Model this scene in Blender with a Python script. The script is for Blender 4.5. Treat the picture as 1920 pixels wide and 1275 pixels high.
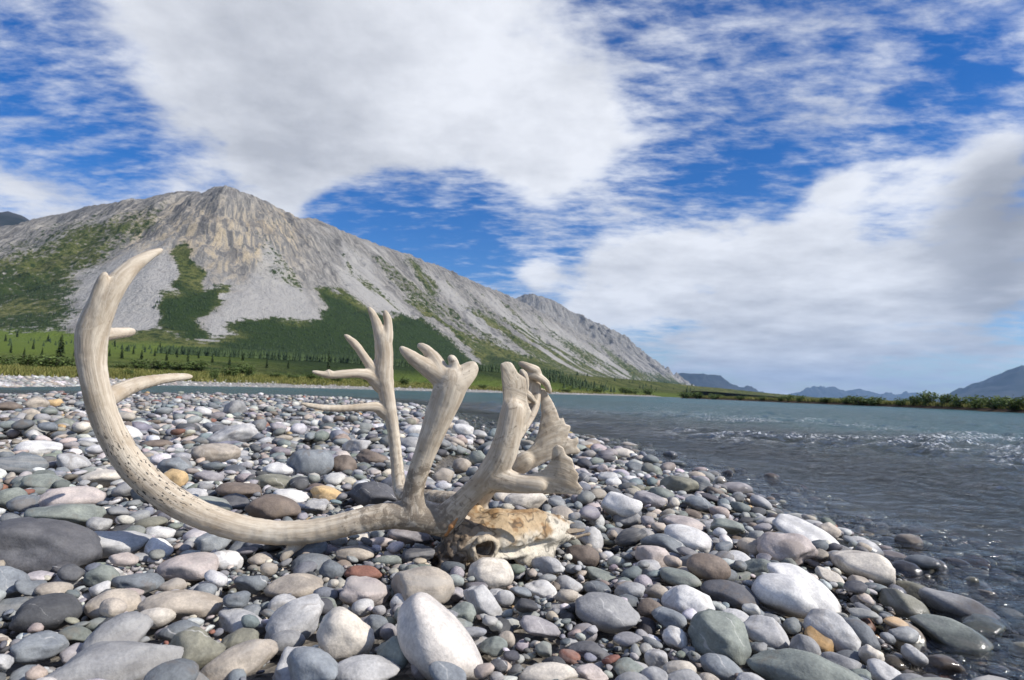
import bpy, math, random
import numpy as np
from mathutils import Matrix, Vector
R = np.random.default_rng(7)
random.seed(7)
scene = bpy.context.scene
for o in list(bpy.data.objects): bpy.data.objects.remove(o)

# ------------------------------------------------------------------ camera
FP, CU, CV = 1144.0, 960.0, 637.5            # focal length and centre, in photograph pixels
PITCH, ROLL = math.radians(4.77), 0.033
CAM = np.array([0.0, 0.0, 0.55])             # water level is z = 0
F = np.array([0, math.cos(PITCH), math.sin(PITCH)])
U0 = np.array([0, -math.sin(PITCH), math.cos(PITCH)]); R0 = np.array([1.0, 0, 0])
RT = R0*math.cos(ROLL) + U0*math.sin(ROLL)
UP = U0*math.cos(ROLL) - R0*math.sin(ROLL)
cam_d = bpy.data.cameras.new('camera'); cam = bpy.data.objects.new('camera', cam_d)
scene.collection.objects.link(cam); scene.camera = cam
cam.matrix_world = Matrix(((RT[0], UP[0], -F[0], CAM[0]), (RT[1], UP[1], -F[1], CAM[1]), (RT[2], UP[2], -F[2], CAM[2]), (0, 0, 0, 1)))
cam_d.sensor_width = 36; cam_d.lens = FP/1920*36
cam_d.clip_start = 0.05; cam_d.clip_end = 80000
cam_d.dof.use_dof = True; cam_d.dof.focus_distance = 1.75; cam_d.dof.aperture_fstop = 8.0

def unproj(u, v, d):
    u, v, d = (np.asarray(a, float) for a in (u, v, d))
    return CAM + d[..., None]*(F + ((u-CU)/FP)[..., None]*RT + ((CV-v)/FP)[..., None]*UP)
def proj(P):
    q = np.asarray(P, float)-CAM
    z = q@F
    zz = np.where(np.abs(z) < 1e-6, 1e-6, z)
    return CU+FP*(q@RT)/zz, CV-FP*(q@UP)/zz, z
def onplane(u, v, h=0.0):
    d = unproj(u, v, 1.0)-CAM
    return CAM + d*((h-CAM[2])/d[2])

# ------------------------------------------------------------------ light
SUN = np.array([0.73, -0.24, 0.62]); SUN /= np.linalg.norm(SUN)
EL = math.asin(SUN[2]); AZ = math.atan2(SUN[0], SUN[1])
sl = bpy.data.lights.new('sun', 'SUN'); sl.energy = 4.4; sl.angle = math.radians(0.53); sl.color = (1.0, 0.955, 0.89)
so = bpy.data.objects.new('sun', sl); scene.collection.objects.link(so)
so.rotation_euler = Vector(SUN).to_track_quat('Z', 'Y').to_euler(); so.location = (20, -6, 30)
scene.view_settings.view_transform = 'Standard'; scene.view_settings.look = 'None'
scene.view_settings.exposure = 0.3; scene.view_settings.gamma = 1.0

class NT:
    """small node-tree writer"""
    def __init__(s, tree): s.t = tree; s.n = tree.nodes; s.l = tree.links
    def node(s, typ, **kw):
        n = s.n.new(typ)
        for k, v in kw.items(): setattr(n, k, v)
        return n
    def put(s, sock, v):
        if isinstance(v, bpy.types.NodeSocket): s.l.new(v, sock)
        elif v is not None: sock.default_value = v
    def math(s, op, a, b=None, c=None, clamp=False):
        n = s.node('ShaderNodeMath', operation=op, use_clamp=clamp)
        for i, x in enumerate((a, b, c)): 
            if x is not None: s.put(n.inputs[i], x)
        return n.outputs[0]
    def vmath(s, op, a, b=None, out=0):
        n = s.node('ShaderNodeVectorMath', operation=op)
        s.put(n.inputs[0], a)
        if b is not None:
            s.put(n.inputs[3] if op == 'SCALE' else n.inputs[1], b)
        return n.outputs[out]
    def ramp(s, x, a, b, lo=0.0, hi=1.0, smooth=True):
        n = s.node('ShaderNodeMapRange', interpolation_type='SMOOTHSTEP' if smooth else 'LINEAR')
        for i, v in enumerate((x, a, b, lo, hi)): s.put(n.inputs[i], v)
        return n.outputs[0]
    def mix(s, f, a, b, typ='MIX'):
        n = s.node('ShaderNodeMix', data_type='RGBA', blend_type=typ)
        s.put(n.inputs[0], f); 
        for i, x in ((6, a), (7, b)):
            if isinstance(x, tuple) and len(x) == 3: x = (*x, 1)
            s.put(n.inputs[i], x)
        return n.outputs[2]
    def noise(s, vec, scale, detail=4, rough=.5, dist=0.0, out=0):
        n = s.node('ShaderNodeTexNoise')
        if vec is not None: s.l.new(vec, n.inputs['Vector'])
        n.inputs['Scale'].default_value = scale; n.inputs['Detail'].default_value = detail
        n.inputs['Roughness'].default_value = rough; n.inputs['Distortion'].default_value = dist
        return n.outputs[out]
    def voro(s, vec, scale, feature='F1', out=0):
        n = s.node('ShaderNodeTexVoronoi', feature=feature)
        s.l.new(vec, n.inputs['Vector']); n.inputs['Scale'].default_value = scale
        return n.outputs[out]
    def attr(s, name, out='Fac'):
        n = s.node('ShaderNodeAttribute'); n.attribute_name = name
        return n.outputs[out]
    def scale(s, vec, xyz):
        return s.vmath('MULTIPLY', vec, xyz)
    def bump(s, h, strength, dist):
        n = s.node('ShaderNodeBump'); s.put(n.inputs['Height'], h)
        n.inputs['Strength'].default_value = strength; n.inputs['Distance'].default_value = dist
        return n.outputs[0]

# sky: Nishita with a broken cloud deck laid out by direction
world = bpy.data.worlds.new('World'); scene.world = world; world.use_nodes = True
w = NT(world.node_tree); w.n.clear()
sky = w.node('ShaderNodeTexSky', sky_type='NISHITA', sun_disc=False)
sky.sun_elevation = EL; sky.sun_rotation = AZ
sky.air_density = 1.0; sky.dust_density = 0.25; sky.ozone_density = 3.5; sky.altitude = 600
dirv = w.node('ShaderNodeTexCoord').outputs['Generated']
sep = w.node('ShaderNodeSeparateXYZ'); w.l.new(dirv, sep.inputs[0])
den = w.math('ADD', w.math('MAXIMUM', sep.outputs[2], 0.0), 0.16)
comb = w.node('ShaderNodeCombineXYZ')
w.put(comb.inputs[0], w.math('DIVIDE', sep.outputs[0], den)); w.put(comb.inputs[1], w.math('DIVIDE', sep.outputs[1], den))
plane = comb.outputs[0]
def blobs(lst):
    acc = None
    for (u, v, r, k) in lst:
        d = unproj(u, v, 1.0)-CAM; d /= np.linalg.norm(d)
        e = unproj(u+r, v, 1.0)-CAM; e /= np.linalg.norm(e)
        dist = w.vmath('DISTANCE', dirv, tuple(d), out=1)
        f = w.ramp(dist, float(np.linalg.norm(d-e))*1.35, 0.0, 0.0, k)
        acc = f if acc is None else w.math('ADD', acc, f)
    return acc
cover = blobs([(330, 0, 200, .5), (520, 110, 240, .75), (720, 230, 240, .8), (930, 200, 230, .6), (560, 320, 130, .45), (1080, 200, 190, .4), (800, 60, 200, .4),
               (60, 375, 190, .55), (300, 370, 150, .3), (1020, 330, 120, .25), (1500, 470, 260, .45), (1250, 440, 150, .45), (1130, 540, 150, .5),
               (1840, 430, 210, .7), (1900, 260, 110, .5), (1650, 590, 330, .55), (1350, 620, 260, .5), (1000, 510, 60, .35), (1700, 250, 120, .15),
               (150, 290, 150, -.25), (280, 310, 110, -.2), (690, 420, 130, -.65), (800, 440, 150, -.8), (900, 400, 110, -.5), (920, 470, 90, -.3), (620, 390, 80, -.3), (720, 540, 120, -.4), (1060, 420, 70, -.2),
               (1380, 335, 130, -.75), (1280, 345, 90, -.45), (1480, 330, 100, -.5), (1420, 150, 70, -.3), (1780, 130, 120, -.6), (1690, 230, 80, -.5), (1560, 60, 90, -.2), (1850, 150, 100, -.5), (30, 60, 110, -.2)])
greyb = blobs([(480, 110, 300, .45), (640, 230, 230, .35), (600, 330, 180, .3), (1890, 380, 190, 1.6), (1860, 520, 200, .6), (1700, 680, 300, .6), (1400, 680, 260, .45), (80, 370, 200, .4), (1250, 600, 200, .2)])
ns = w.noise(plane, 1.7, 10, .60, .08)
rot = w.node('ShaderNodeMapping'); w.l.new(plane, rot.inputs[0]); rot.inputs['Rotation'].default_value = (0, 0, 0.5); rot.inputs['Scale'].default_value = (3.4, 6.5, 1)
nr = w.noise(rot.outputs[0], 2.3, 9, .62, .12)
nbig = w.noise(plane, .8, 3, .5)
cv = w.math('ADD', w.math('MULTIPLY', ns, 0.95), w.math('MULTIPLY', cover, 0.40))
cum = w.ramp(cv, 0.52, 0.69)
cir = w.math('MULTIPLY', w.ramp(w.math('ADD', w.math('ADD', w.math('MULTIPLY', nr, .8), w.math('MULTIPLY', cover, .16)), w.math('MULTIPLY', nbig, .35)), .43, .84), .85)
alpha = w.math('SUBTRACT', 1.0, w.math('MULTIPLY', w.math('SUBTRACT', 1.0, cum), w.math('SUBTRACT', 1.0, cir)), clamp=True)
gf = w.math('ADD', w.math('MULTIPLY', greyb, .75), w.math('MULTIPLY', w.math('SUBTRACT', w.noise(plane, 2.1, 9, .62), .44), 2.6), clamp=True)
ccol = w.mix(gf, (7.4, 7.6, 8.1), (4.1, 4.3, 4.8))
gam = w.node('ShaderNodeHueSaturation'); gam.inputs['Saturation'].default_value = 1.42; gam.inputs['Hue'].default_value = .514; gam.inputs['Value'].default_value = 1.0
w.l.new(sky.outputs[0], gam.inputs['Color'])
darkb = w.math('MULTIPLY', blobs([(1900, 370, 130, .9), (1870, 480, 120, .5), (1890, 560, 110, .5), (1800, 690, 160, .35)]), w.ramp(w.noise(plane, 3.0, 6, .6), .25, .6), clamp=True)
ccol = w.mix(darkb, ccol, (2.5, 2.6, 2.95))
bg = w.node('ShaderNodeBackground'); bg.inputs['Strength'].default_value = 0.1
w.put(bg.inputs['Color'], w.mix(alpha, gam.outputs[0], ccol))
wo = w.node('ShaderNodeOutputWorld'); w.l.new(bg.outputs[0], wo.inputs[0])

# ------------------------------------------------------------------ helpers
def link(o): scene.collection.objects.link(o); return o
def tag(o, label=None, cat=None, group=None, kind=None):
    for k, v in (('label', label), ('category', cat), ('group', group), ('kind', kind)):
        if v: o[k] = v
    return o
def empty(name, loc):
    o = bpy.data.objects.new(name, None); o.location = loc; o.empty_display_size = .1
    return link(o)
def mesh_data(name, V, Fc, mat=None, smooth=True, attrs=None):
    """V (n,3); Fc an (m,k) array or a list of such arrays"""
    me = bpy.data.meshes.new(name)
    Fs = Fc if isinstance(Fc, list) else [Fc]
    Fs = [np.asarray(f, np.int32) for f in Fs if len(f)]
    V = np.ascontiguousarray(V, np.float32)
    me.vertices.add(len(V)); me.vertices.foreach_set('co', V.ravel())
    idx = np.concatenate([f.ravel() for f in Fs]); tot = np.concatenate([np.full(len(f), f.shape[1], np.int32) for f in Fs])
    st = np.concatenate([[0], np.cumsum(tot)[:-1]]).astype(np.int32)
    me.loops.add(len(idx)); me.loops.foreach_set('vertex_index', idx)
    me.polygons.add(len(tot)); me.polygons.foreach_set('loop_start', st)
    me.update(calc_edges=True)
    if smooth: me.polygons.foreach_set('use_smooth', np.ones(len(tot), bool))
    for k, a in (attrs or {}).items():
        a = np.asarray(a, np.float32)
        if a.ndim == 1: t = me.attributes.new(k, 'FLOAT', 'POINT'); t.data.foreach_set('value', a)
        elif a.shape[1] == 3: t = me.attributes.new(k, 'FLOAT_VECTOR', 'POINT'); t.data.foreach_set('vector', np.ascontiguousarray(a).ravel())
        else: t = me.attributes.new(k, 'FLOAT_COLOR', 'POINT'); t.data.foreach_set('color', np.ascontiguousarray(a).ravel())
    if mat: me.materials.append(mat)
    return me
def mesh_obj(name, V, Fc, mat=None, smooth=True, attrs=None, parent=None):
    o = link(bpy.data.objects.new(name, mesh_data(name, V, Fc, mat, smooth, attrs)))
    if parent: o.parent = parent
    return o
def grid_faces(nr, nc):
    i = np.arange(nr*nc).reshape(nr, nc)
    return np.stack([i[:-1, :-1], i[:-1, 1:], i[1:, 1:], i[1:, :-1]], -1).reshape(-1, 4)
def _h(ix, iy, iz, seed):
    n = (ix*374761393 + iy*668265263 + iz*2147483647 + seed*974634777) & 0xffffffff
    n = ((n ^ (n >> 13))*1274126177) & 0xffffffff
    n = ((n ^ (n >> 16))*2246822519) & 0xffffffff
    return ((n ^ (n >> 15)) & 0xffffff)/float(0xffffff)
def vn(x, y, z=None, seed=0):
    x, y = np.asarray(x, float), np.asarray(y, float)
    ix, iy = np.floor(x).astype(np.int64), np.floor(y).astype(np.int64)
    fx, fy = x-ix, y-iy; fx = fx*fx*(3-2*fx); fy = fy*fy*(3-2*fy)
    def lay(iz):
        a = _h(ix, iy, iz, seed)*(1-fx)+_h(ix+1, iy, iz, seed)*fx
        b = _h(ix, iy+1, iz, seed)*(1-fx)+_h(ix+1, iy+1, iz, seed)*fx
        return a*(1-fy)+b*fy
    if z is None: return lay(0)
    z = np.asarray(z, float); iz = np.floor(z).astype(np.int64); fz = z-iz; fz = fz*fz*(3-2*fz)
    return lay(iz)*(1-fz)+lay(iz+1)*fz
def fbm(x, y, z=None, oct=4, seed=0, gain=.5):
    s, a, t, f = 0, 1.0, 0, 1.0
    for k in range(oct):
        s = s + a*vn(np.asarray(x)*f+k*17.3, np.asarray(y)*f+k*9.1, None if z is None else np.asarray(z)*f, seed+k); t += a; a *= gain; f *= 2.03
    return s/t
def sstep(a, b, x):
    t = np.clip((np.asarray(x, float)-a)/(b-a), 0, 1); return t*t*(3-2*t)
def inpoly(x, y, P):
    r = np.zeros(np.shape(x), bool); n = len(P)
    for i in range(n):
        x0, y0 = P[i]; x1, y1 = P[(i+1) % n]
        if y0 == y1: continue
        r ^= ((y0 > y) != (y1 > y)) & (x < (x1-x0)*(y-y0)/(y1-y0)+x0)
    return r
def polydist(x, y, P, closed=True):
    d = np.full(np.shape(x), 1e18); n = len(P)
    for i in range(n if closed else n-1):
        x0, y0 = P[i]; x1, y1 = P[(i+1) % n]
        dx, dy = x1-x0, y1-y0; L = dx*dx+dy*dy+1e-12
        t = np.clip(((x-x0)*dx+(y-y0)*dy)/L, 0, 1)
        d = np.minimum(d, (x-x0-t*dx)**2+(y-y0-t*dy)**2)
    return np.sqrt(d)
def sdpoly(x, y, P):
    d = polydist(x, y, P); return np.where(inpoly(x, y, P), d, -d)

def material(name, build):
    m = bpy.data.materials.new(name); m.use_nodes = True
    t = NT(m.node_tree); t.n.clear()
    out = t.node('ShaderNodeOutputMaterial'); build(t, out); return m
def princ(t, out, col, rough=.8, bump=None, spec=.5):
    p = t.node('ShaderNodeBsdfPrincipled'); t.put(p.inputs['Base Color'], (*col, 1) if isinstance(col, tuple) and len(col) == 3 else col)
    t.put(p.inputs['Roughness'], rough); p.inputs['Specular IOR Level'].default_value = spec
    if bump is not None: t.l.new(bump, p.inputs['Normal'])
    t.l.new(p.outputs[0], out.inputs[0]); return p

# ------------------------------------------------------------------ materials
def m_stone(t, out):
    co = t.attr('sco', 'Vector'); base = t.attr('scol', 'Color'); pat = t.attr('spat')
    n1 = t.noise(co, 22, 6, .6); n2 = t.noise(co, 190, 3, .6)
    col = t.mix(1.0, base, t.mix(t.ramp(n1, .28, .72), (.74, .74, .755), (1.24, 1.22, 1.18)), 'MULTIPLY')
    col = t.mix(1.0, col, t.mix(t.ramp(n2, .3, .7), (.88, .88, .88), (1.12, 1.12, 1.12)), 'MULTIPLY')
    # mottled stains on some stones
    st = t.math('MULTIPLY', t.ramp(t.noise(co, 13, 5, .65, .8), .52, .62), t.ramp(pat, .36, .2))
    col = t.mix(t.math('MULTIPLY', st, .72), col, t.mix(.5, base, (.17, .125, .085)))
    # pale mineral veins on others
    vd = t.math('ADD', t.vmath('DOT_PRODUCT', co, (.62, .45, .64), out=1), t.math('MULTIPLY', t.noise(co, 20, 3, .5), .05))
    ve = t.math('ABSOLUTE', t.math('SUBTRACT', t.math('FRACT', t.math('MULTIPLY', vd, 17.0)), .5))
    vm = t.math('MULTIPLY', t.math('MULTIPLY', t.ramp(ve, .030, .010), t.ramp(n1, .42, .6)), t.ramp(pat, .68, .74))
    col = t.mix(t.math('MULTIPLY', vm, .55), col, (.62, .60, .56))
    bd_ = t.noise(t.scale(co, (6, 9, 70)), 1.0, 4, .6, .6); bm_ = t.math('MULTIPLY', t.ramp(bd_, .45, .62), t.math('MULTIPLY', t.ramp(pat, .34, .42), t.ramp(pat, .7, .6)))
    col = t.mix(t.math('MULTIPLY', bm_, .62), col, t.mix(.55, base, t.mix(pat, (.12, .11, .10), (.62, .58, .52))))
    dk = t.ramp(t.noise(co, 420, 2, .6), .60, .72)
    col = t.mix(t.math('MULTIPLY', dk, .18), col, (.05, .05, .05))
    # water-dark and glossy where the stone is splashed, by height over the river
    pos = t.node('ShaderNodeNewGeometry').outputs['Position']
    sp = t.node('ShaderNodeSeparateXYZ'); t.l.new(pos, sp.inputs[0])
    hz = t.math('ADD', sp.outputs[2], t.math('MULTIPLY', t.math('SUBTRACT', t.noise(pos, 9, 3), .5), .05))
    wet = t.ramp(hz, .042, .014)
    col = t.mix(wet, col, t.mix(1.0, col, (.52, .51, .49), 'MULTIPLY'))
    b = t.bump(t.math('ADD', t.math('MULTIPLY', n2, .3), n1), .45, .006)
    p = princ(t, out, col, t.ramp(wet, 0, 1, .74, .13, False), b, .4)
M_STONE = material('river_stone', m_stone)

def m_bed(t, out):
    pos = t.node('ShaderNodeNewGeometry').outputs['Position']
    v1 = t.voro(pos, 60); c1 = t.voro(pos, 60, out=1); v2 = t.voro(pos, 14)
    c2 = t.voro(pos, 14, out=1)
    bw = t.node('ShaderNodeRGBToBW'); t.l.new(c1, bw.inputs[0]); bw2 = t.node('ShaderNodeRGBToBW'); t.l.new(c2, bw2.inputs[0])
    col = t.mix(bw.outputs[0], (.07, .058, .045), (.30, .265, .22))
    col = t.mix(t.math('MULTIPLY', bw2.outputs[0], .6), col, (.13, .13, .125))
    sp = t.node('ShaderNodeSeparateXYZ'); t.l.new(pos, sp.inputs[0])
    wet = t.ramp(sp.outputs[2], .06, .02)
    col = t.mix(wet, col, t.mix(1.0, col, (.70, .69, .66), 'MULTIPLY'))
    princ(t, out, col, t.ramp(wet, 0, 1, .9, .35, False), t.bump(t.math('ADD', v1, t.math('MULTIPLY', v2, 2)), .8, .012), .3)
M_BED = material('gravel_sand', m_bed)

def m_water(t, out):
    pos = t.node('ShaderNodeNewGeometry').outputs['Position']
    depth = t.attr('depth'); foam = t.attr('foam'); chop = t.attr('chop')
    q = t.scale(pos, (1.0, 1.0, 1.0))
    r1 = t.noise(t.scale(pos, (5, 8, 1)), 1.0, 6, .62, .4); r2 = t.noise(t.scale(pos, (22, 30, 1)), 1.0, 4, .6, .3)
    r3 = t.noise(t.scale(pos, (.9, 1.4, 1)), 1.0, 5, .6, .4); r4 = t.noise(t.scale(pos, (.22, .34, 1)), 1.0, 4, .6, .3)
    h = t.math('ADD', t.math('MULTIPLY', r1, t.math('MULTIPLY', chop, .12)), t.math('ADD', t.math('MULTIPLY', r2, t.math('MULTIPLY', chop, .03)), t.math('ADD', t.math('MULTIPLY', r4, .8), t.math('MULTIPLY', r3, t.math('MULTIPLY', chop, .40)))))
    nb = t.node('ShaderNodeBump'); t.l.new(h, nb.inputs['Height']); nb.inputs['Strength'].default_value = 1.0; nb.inputs['Distance'].default_value = 1.0
    N = nb.outputs[0]
    gl = t.node('ShaderNodeBsdfGlossy'); gl.inputs['Roughness'].default_value = .10; gl.inputs['Color'].default_value = (1, 1, 1, 1); t.l.new(N, gl.inputs['Normal'])
    tr = t.node('ShaderNodeBsdfTransparent'); t.put(tr.inputs[0], t.mix(t.ramp(depth, 0, .5), (.90, .93, .92), (.55, .66, .66)))
    df = t.node('ShaderNodeBsdfDiffuse'); t.put(df.inputs[0], t.mix(t.ramp(depth, .2, 1.6), (.075, .085, .082), (.030, .105, .118)))
    body = t.node('ShaderNodeMixShader'); t.put(body.inputs[0], t.ramp(depth, .04, .75, 0, .96, False)); t.l.new(tr.outputs[0], body.inputs[1]); t.l.new(df.outputs[0], body.inputs[2])
    fr = t.node('ShaderNodeFresnel'); fr.inputs[0].default_value = 1.333; t.l.new(N, fr.inputs['Normal'])
    s1 = t.node('ShaderNodeMixShader'); t.put(s1.inputs[0], t.math('MULTIPLY', t.math('MINIMUM', fr.outputs[0], .85), .95)); t.l.new(body.outputs[0], s1.inputs[1]); t.l.new(gl.outputs[0], s1.inputs[2])
    fo = t.node('ShaderNodeBsdfDiffuse'); fo.inputs[0].default_value = (.8, .82, .84, 1)
    fm = t.math('MULTIPLY', foam, t.ramp(t.noise(t.scale(pos, (16, 22, 1)), 1.0, 6, .7), .50, .64), clamp=True)
    s2 = t.node('ShaderNodeMixShader'); t.l.new(fm, s2.inputs[0]); t.l.new(s1.outputs[0], s2.inputs[1]); t.l.new(fo.outputs[0], s2.inputs[2])
    t.l.new(s2.outputs[0], out.inputs[0])
M_WATER = material('river_water', m_water)

def m_antler(t, out):
    fl = t.attr('flow', 'Vector'); stain = t.attr('stain'); speck = t.attr('speck')
    pos = t.node('ShaderNodeNewGeometry').outputs['Position']
    st = t.noise(t.scale(fl, (7, 110, 110)), 1.0, 5, .6)
    st2 = t.noise(t.scale(fl, (3, 38, 38)), 1.0, 4, .6)
    big = t.noise(pos, 11, 5, .62, .4)
    col = t.mix(t.ramp(st, .34, .68), (.44, .36, .265), (.64, .56, .44))
    col = t.mix(t.math('MULTIPLY', t.ramp(st2, .52, .70), .35), col, (.33, .285, .235))
    col = t.mix(t.math('MULTIPLY', t.ramp(big, .50, .68), .50), col, (.34, .26, .17))
    col = t.mix(t.math('MULTIPLY', t.ramp(big, .44, .30), .5), col, (.72, .655, .545))
    gr = t.noise(pos, 46, 5, .7, .5)
    col = t.mix(t.math('MULTIPLY', t.ramp(t.math('ADD', gr, t.math('MULTIPLY', stain, .24)), .62, .78), .72), col, (.135, .105, .075))
    fg = t.noise(t.scale(fl, (9, 230, 230)), 1.0, 4, .65)
    col = t.mix(t.math('MULTIPLY', t.ramp(fg, .57, .70), .22), col, (.20, .165, .125))
    sk = t.math('MULTIPLY', speck, t.ramp(t.noise(t.scale(fl, (70, 150, 150)), 1.0, 3, .6), .57, .63))
    col = t.mix(sk, col, (.035, .033, .03))
    b = t.bump(t.math('ADD', st, t.math('ADD', t.math('MULTIPLY', gr, .6), t.noise(t.scale(fl, (14, 280, 280)), 1.0, 3, .6))), .35, .003)
    princ(t, out, col, .62, b, .35)
M_ANTLER = material('weathered_antler', m_antler)

def m_bone(t, out):
    base = t.attr('bcol', 'Color'); pos = t.node('ShaderNodeNewGeometry').outputs['Position']
    n = t.noise(pos, 45, 6, .65, .5); n2 = t.noise(pos, 160, 4, .6)
    col = t.mix(1.0, base, t.mix(n, (.5, .48, .44), (1.35, 1.33, 1.3)), 'MULTIPLY')
    col = t.mix(t.math('MULTIPLY', t.ramp(n2, .56, .7), .5), col, (.09, .06, .035))
    princ(t, out, col, .6, t.bump(t.math('ADD', n, t.math('MULTIPLY', n2, .5)), .6, .004), .35)
M_BONE = material('weathered_bone', m_bone)

def m_hide(t, out):
    pos = t.node('ShaderNodeNewGeometry').outputs['Position']
    col = t.mix(t.noise(pos, 90, 4), (.34, .13, .045), (.62, .33, .14))
    princ(t, out, col, .5, None, .4)
M_HIDE = material('dried_hide', m_hide)

def m_mount(t, out):
    co = t.node('ShaderNodeNewGeometry').outputs['Position']
    veg = t.attr('veg'); forest = t.attr('forest'); cliff = t.attr('cliff'); fl = t.attr('fall', 'Vector'); tan = t.attr('tan'); mead = t.attr('mead')
    n1 = t.noise(co, .012, 8, .65); n2 = t.noise(co, .09, 6, .7)
    stk = t.noise(t.scale(fl, (.05, .006, 1)), 1.0, 8, .66, .5); stk2 = t.noise(t.scale(fl, (.13, .022, 1)), 1.0, 6, .7, .7)
    n3 = t.noise(co, .33, 5, .7)
    rock = t.mix(t.ramp(stk, .30, .70), (.20, .192, .182), (.45, .43, .395))
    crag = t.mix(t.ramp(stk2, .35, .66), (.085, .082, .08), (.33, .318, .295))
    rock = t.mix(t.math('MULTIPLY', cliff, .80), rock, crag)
    rock = t.mix(t.math('MULTIPLY', tan, t.ramp(stk2, .44, .62)), rock, (.46, .375, .255))
    rock = t.mix(t.math('MULTIPLY', t.ramp(n2, .54, .70), .55), rock, (.10, .10, .085))
    rock = t.mix(t.math('MULTIPLY', t.ramp(n1, .55, .7), .5), rock, (.20, .175, .145))
    rock = t.mix(1.0, rock, t.mix(n3, (.6, .6, .6), (1.4, 1.4, 1.4)), 'MULTIPLY')
    sm = t.mix(n1, (.33, .318, .30), (.41, .392, .362)); sm = t.mix(t.math('MULTIPLY', t.ramp(stk, .5, .7), .35), sm, (.47, .43, .36))
    rock = t.mix(t.math('MULTIPLY', t.attr('fan'), t.ramp(n2, .25, .5)), rock, sm)
    gr = t.mix(t.ramp(n1, .3, .7), (.075, .092, .024), (.155, .155, .052))
    gr = t.mix(t.ramp(n2, .46, .62), gr, (.028, .046, .014))
    gr = t.mix(forest, gr, t.mix(n2, (.014, .028, .009), (.042, .066, .017)))
    gr = t.mix(mead, gr, t.mix(n2, (.080, .130, .020), (.165, .205, .038)))
    vm = t.ramp(t.math('ADD', veg, t.math('ADD', t.math('MULTIPLY', t.math('SUBTRACT', n2, .5), 1.3), t.math('MULTIPLY', t.math('SUBTRACT', n3, .5), .5))), .40, .56)
    col = t.mix(vm, rock, gr)
    princ(t, out, col, .95, t.bump(t.math('ADD', n2, t.math('MULTIPLY', stk2, 1.2)), .65, 13.0), .1)
M_MOUNT = material('mountain_rock_and_green', m_mount)

def m_far(t, out):
    co = t.node('ShaderNodeNewGeometry').outputs['Position']
    n = t.noise(co, .0022, 7, .65)
    princ(t, out, t.mix(t.ramp(n, .35, .65), (.012, .018, .016), (.05, .05, .05)), .95, None, .1)
M_FAR = material('far_mountain', m_far)

def m_bank(t, out):
    co = t.node('ShaderNodeNewGeometry').outputs['Position']; z = t.attr('zone')   # 0 gravel, 1 cut earth, 2 turf
    v = t.voro(co, 2.6, out=1); bw = t.node('ShaderNodeRGBToBW'); t.l.new(v, bw.inputs[0])
    grav = t.mix(bw.outputs[0], (.12, .115, .105), (.46, .44, .40))
    n = t.noise(co, .35, 6, .65); n2 = t.noise(co, .05, 5, .6); n3 = t.noise(co, 2.2, 5, .7)
    turf = t.mix(t.ramp(n, .35, .65), (.085, .105, .022), (.24, .215, .06))
    turf = t.mix(t.ramp(n2, .48, .62), turf, t.mix(n, (.075, .12, .02), (.15, .19, .035)))
    turf = t.mix(t.ramp(n3, .55, .72), turf, (.03, .045, .012))
    earth = t.mix(n3, (.05, .033, .02), (.17, .11, .065))
    zz = t.math('ADD', z, t.math('MULTIPLY', t.math('SUBTRACT', n, .5), .5))
    col = t.mix(t.ramp(zz, .62, .78), grav, earth); col = t.mix(t.ramp(zz, 1.3, 1.5), col, turf)
    princ(t, out, col, .95, t.bump(n3, .8, .3), .15)
M_BANK = material('bank_gravel_earth_turf', m_bank)

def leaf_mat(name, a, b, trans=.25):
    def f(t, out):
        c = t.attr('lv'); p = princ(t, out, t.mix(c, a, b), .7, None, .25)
        tl = t.node('ShaderNodeBsdfTranslucent'); t.put(tl.inputs[0], t.mix(c, a, b))
        m = t.node('ShaderNodeMixShader'); m.inputs[0].default_value = trans
        t.l.new(p.outputs[0], m.inputs[1]); t.l.new(tl.outputs[0], m.inputs[2]); t.l.new(m.outputs[0], out.inputs[0])
    return material(name, f)
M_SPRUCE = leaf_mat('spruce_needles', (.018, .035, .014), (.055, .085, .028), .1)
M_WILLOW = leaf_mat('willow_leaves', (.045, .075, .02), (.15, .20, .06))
M_GRASS = leaf_mat('bank_grass', (.09, .115, .025), (.30, .27, .085))
M_BARK = material('bark', lambda t, o: princ(t, o, t.mix(t.noise(t.node('ShaderNodeNewGeometry').outputs['Position'], 14, 4), (.05, .04, .03), (.16, .13, .105)), .9))

# ------------------------------------------------------------------ mountains
def smooth1(a, k):
    ker = np.hanning(2*k+1); ker /= ker.sum()
    p = np.concatenate([2*a[0]-a[k:0:-1], a, 2*a[-1]-a[-2:-k-2:-1]])
    return np.convolve(p, ker, 'valid')
def poly_mask(u, v, P, soft):
    return sstep(-soft, soft, sdpoly(u, v, P))

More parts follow.
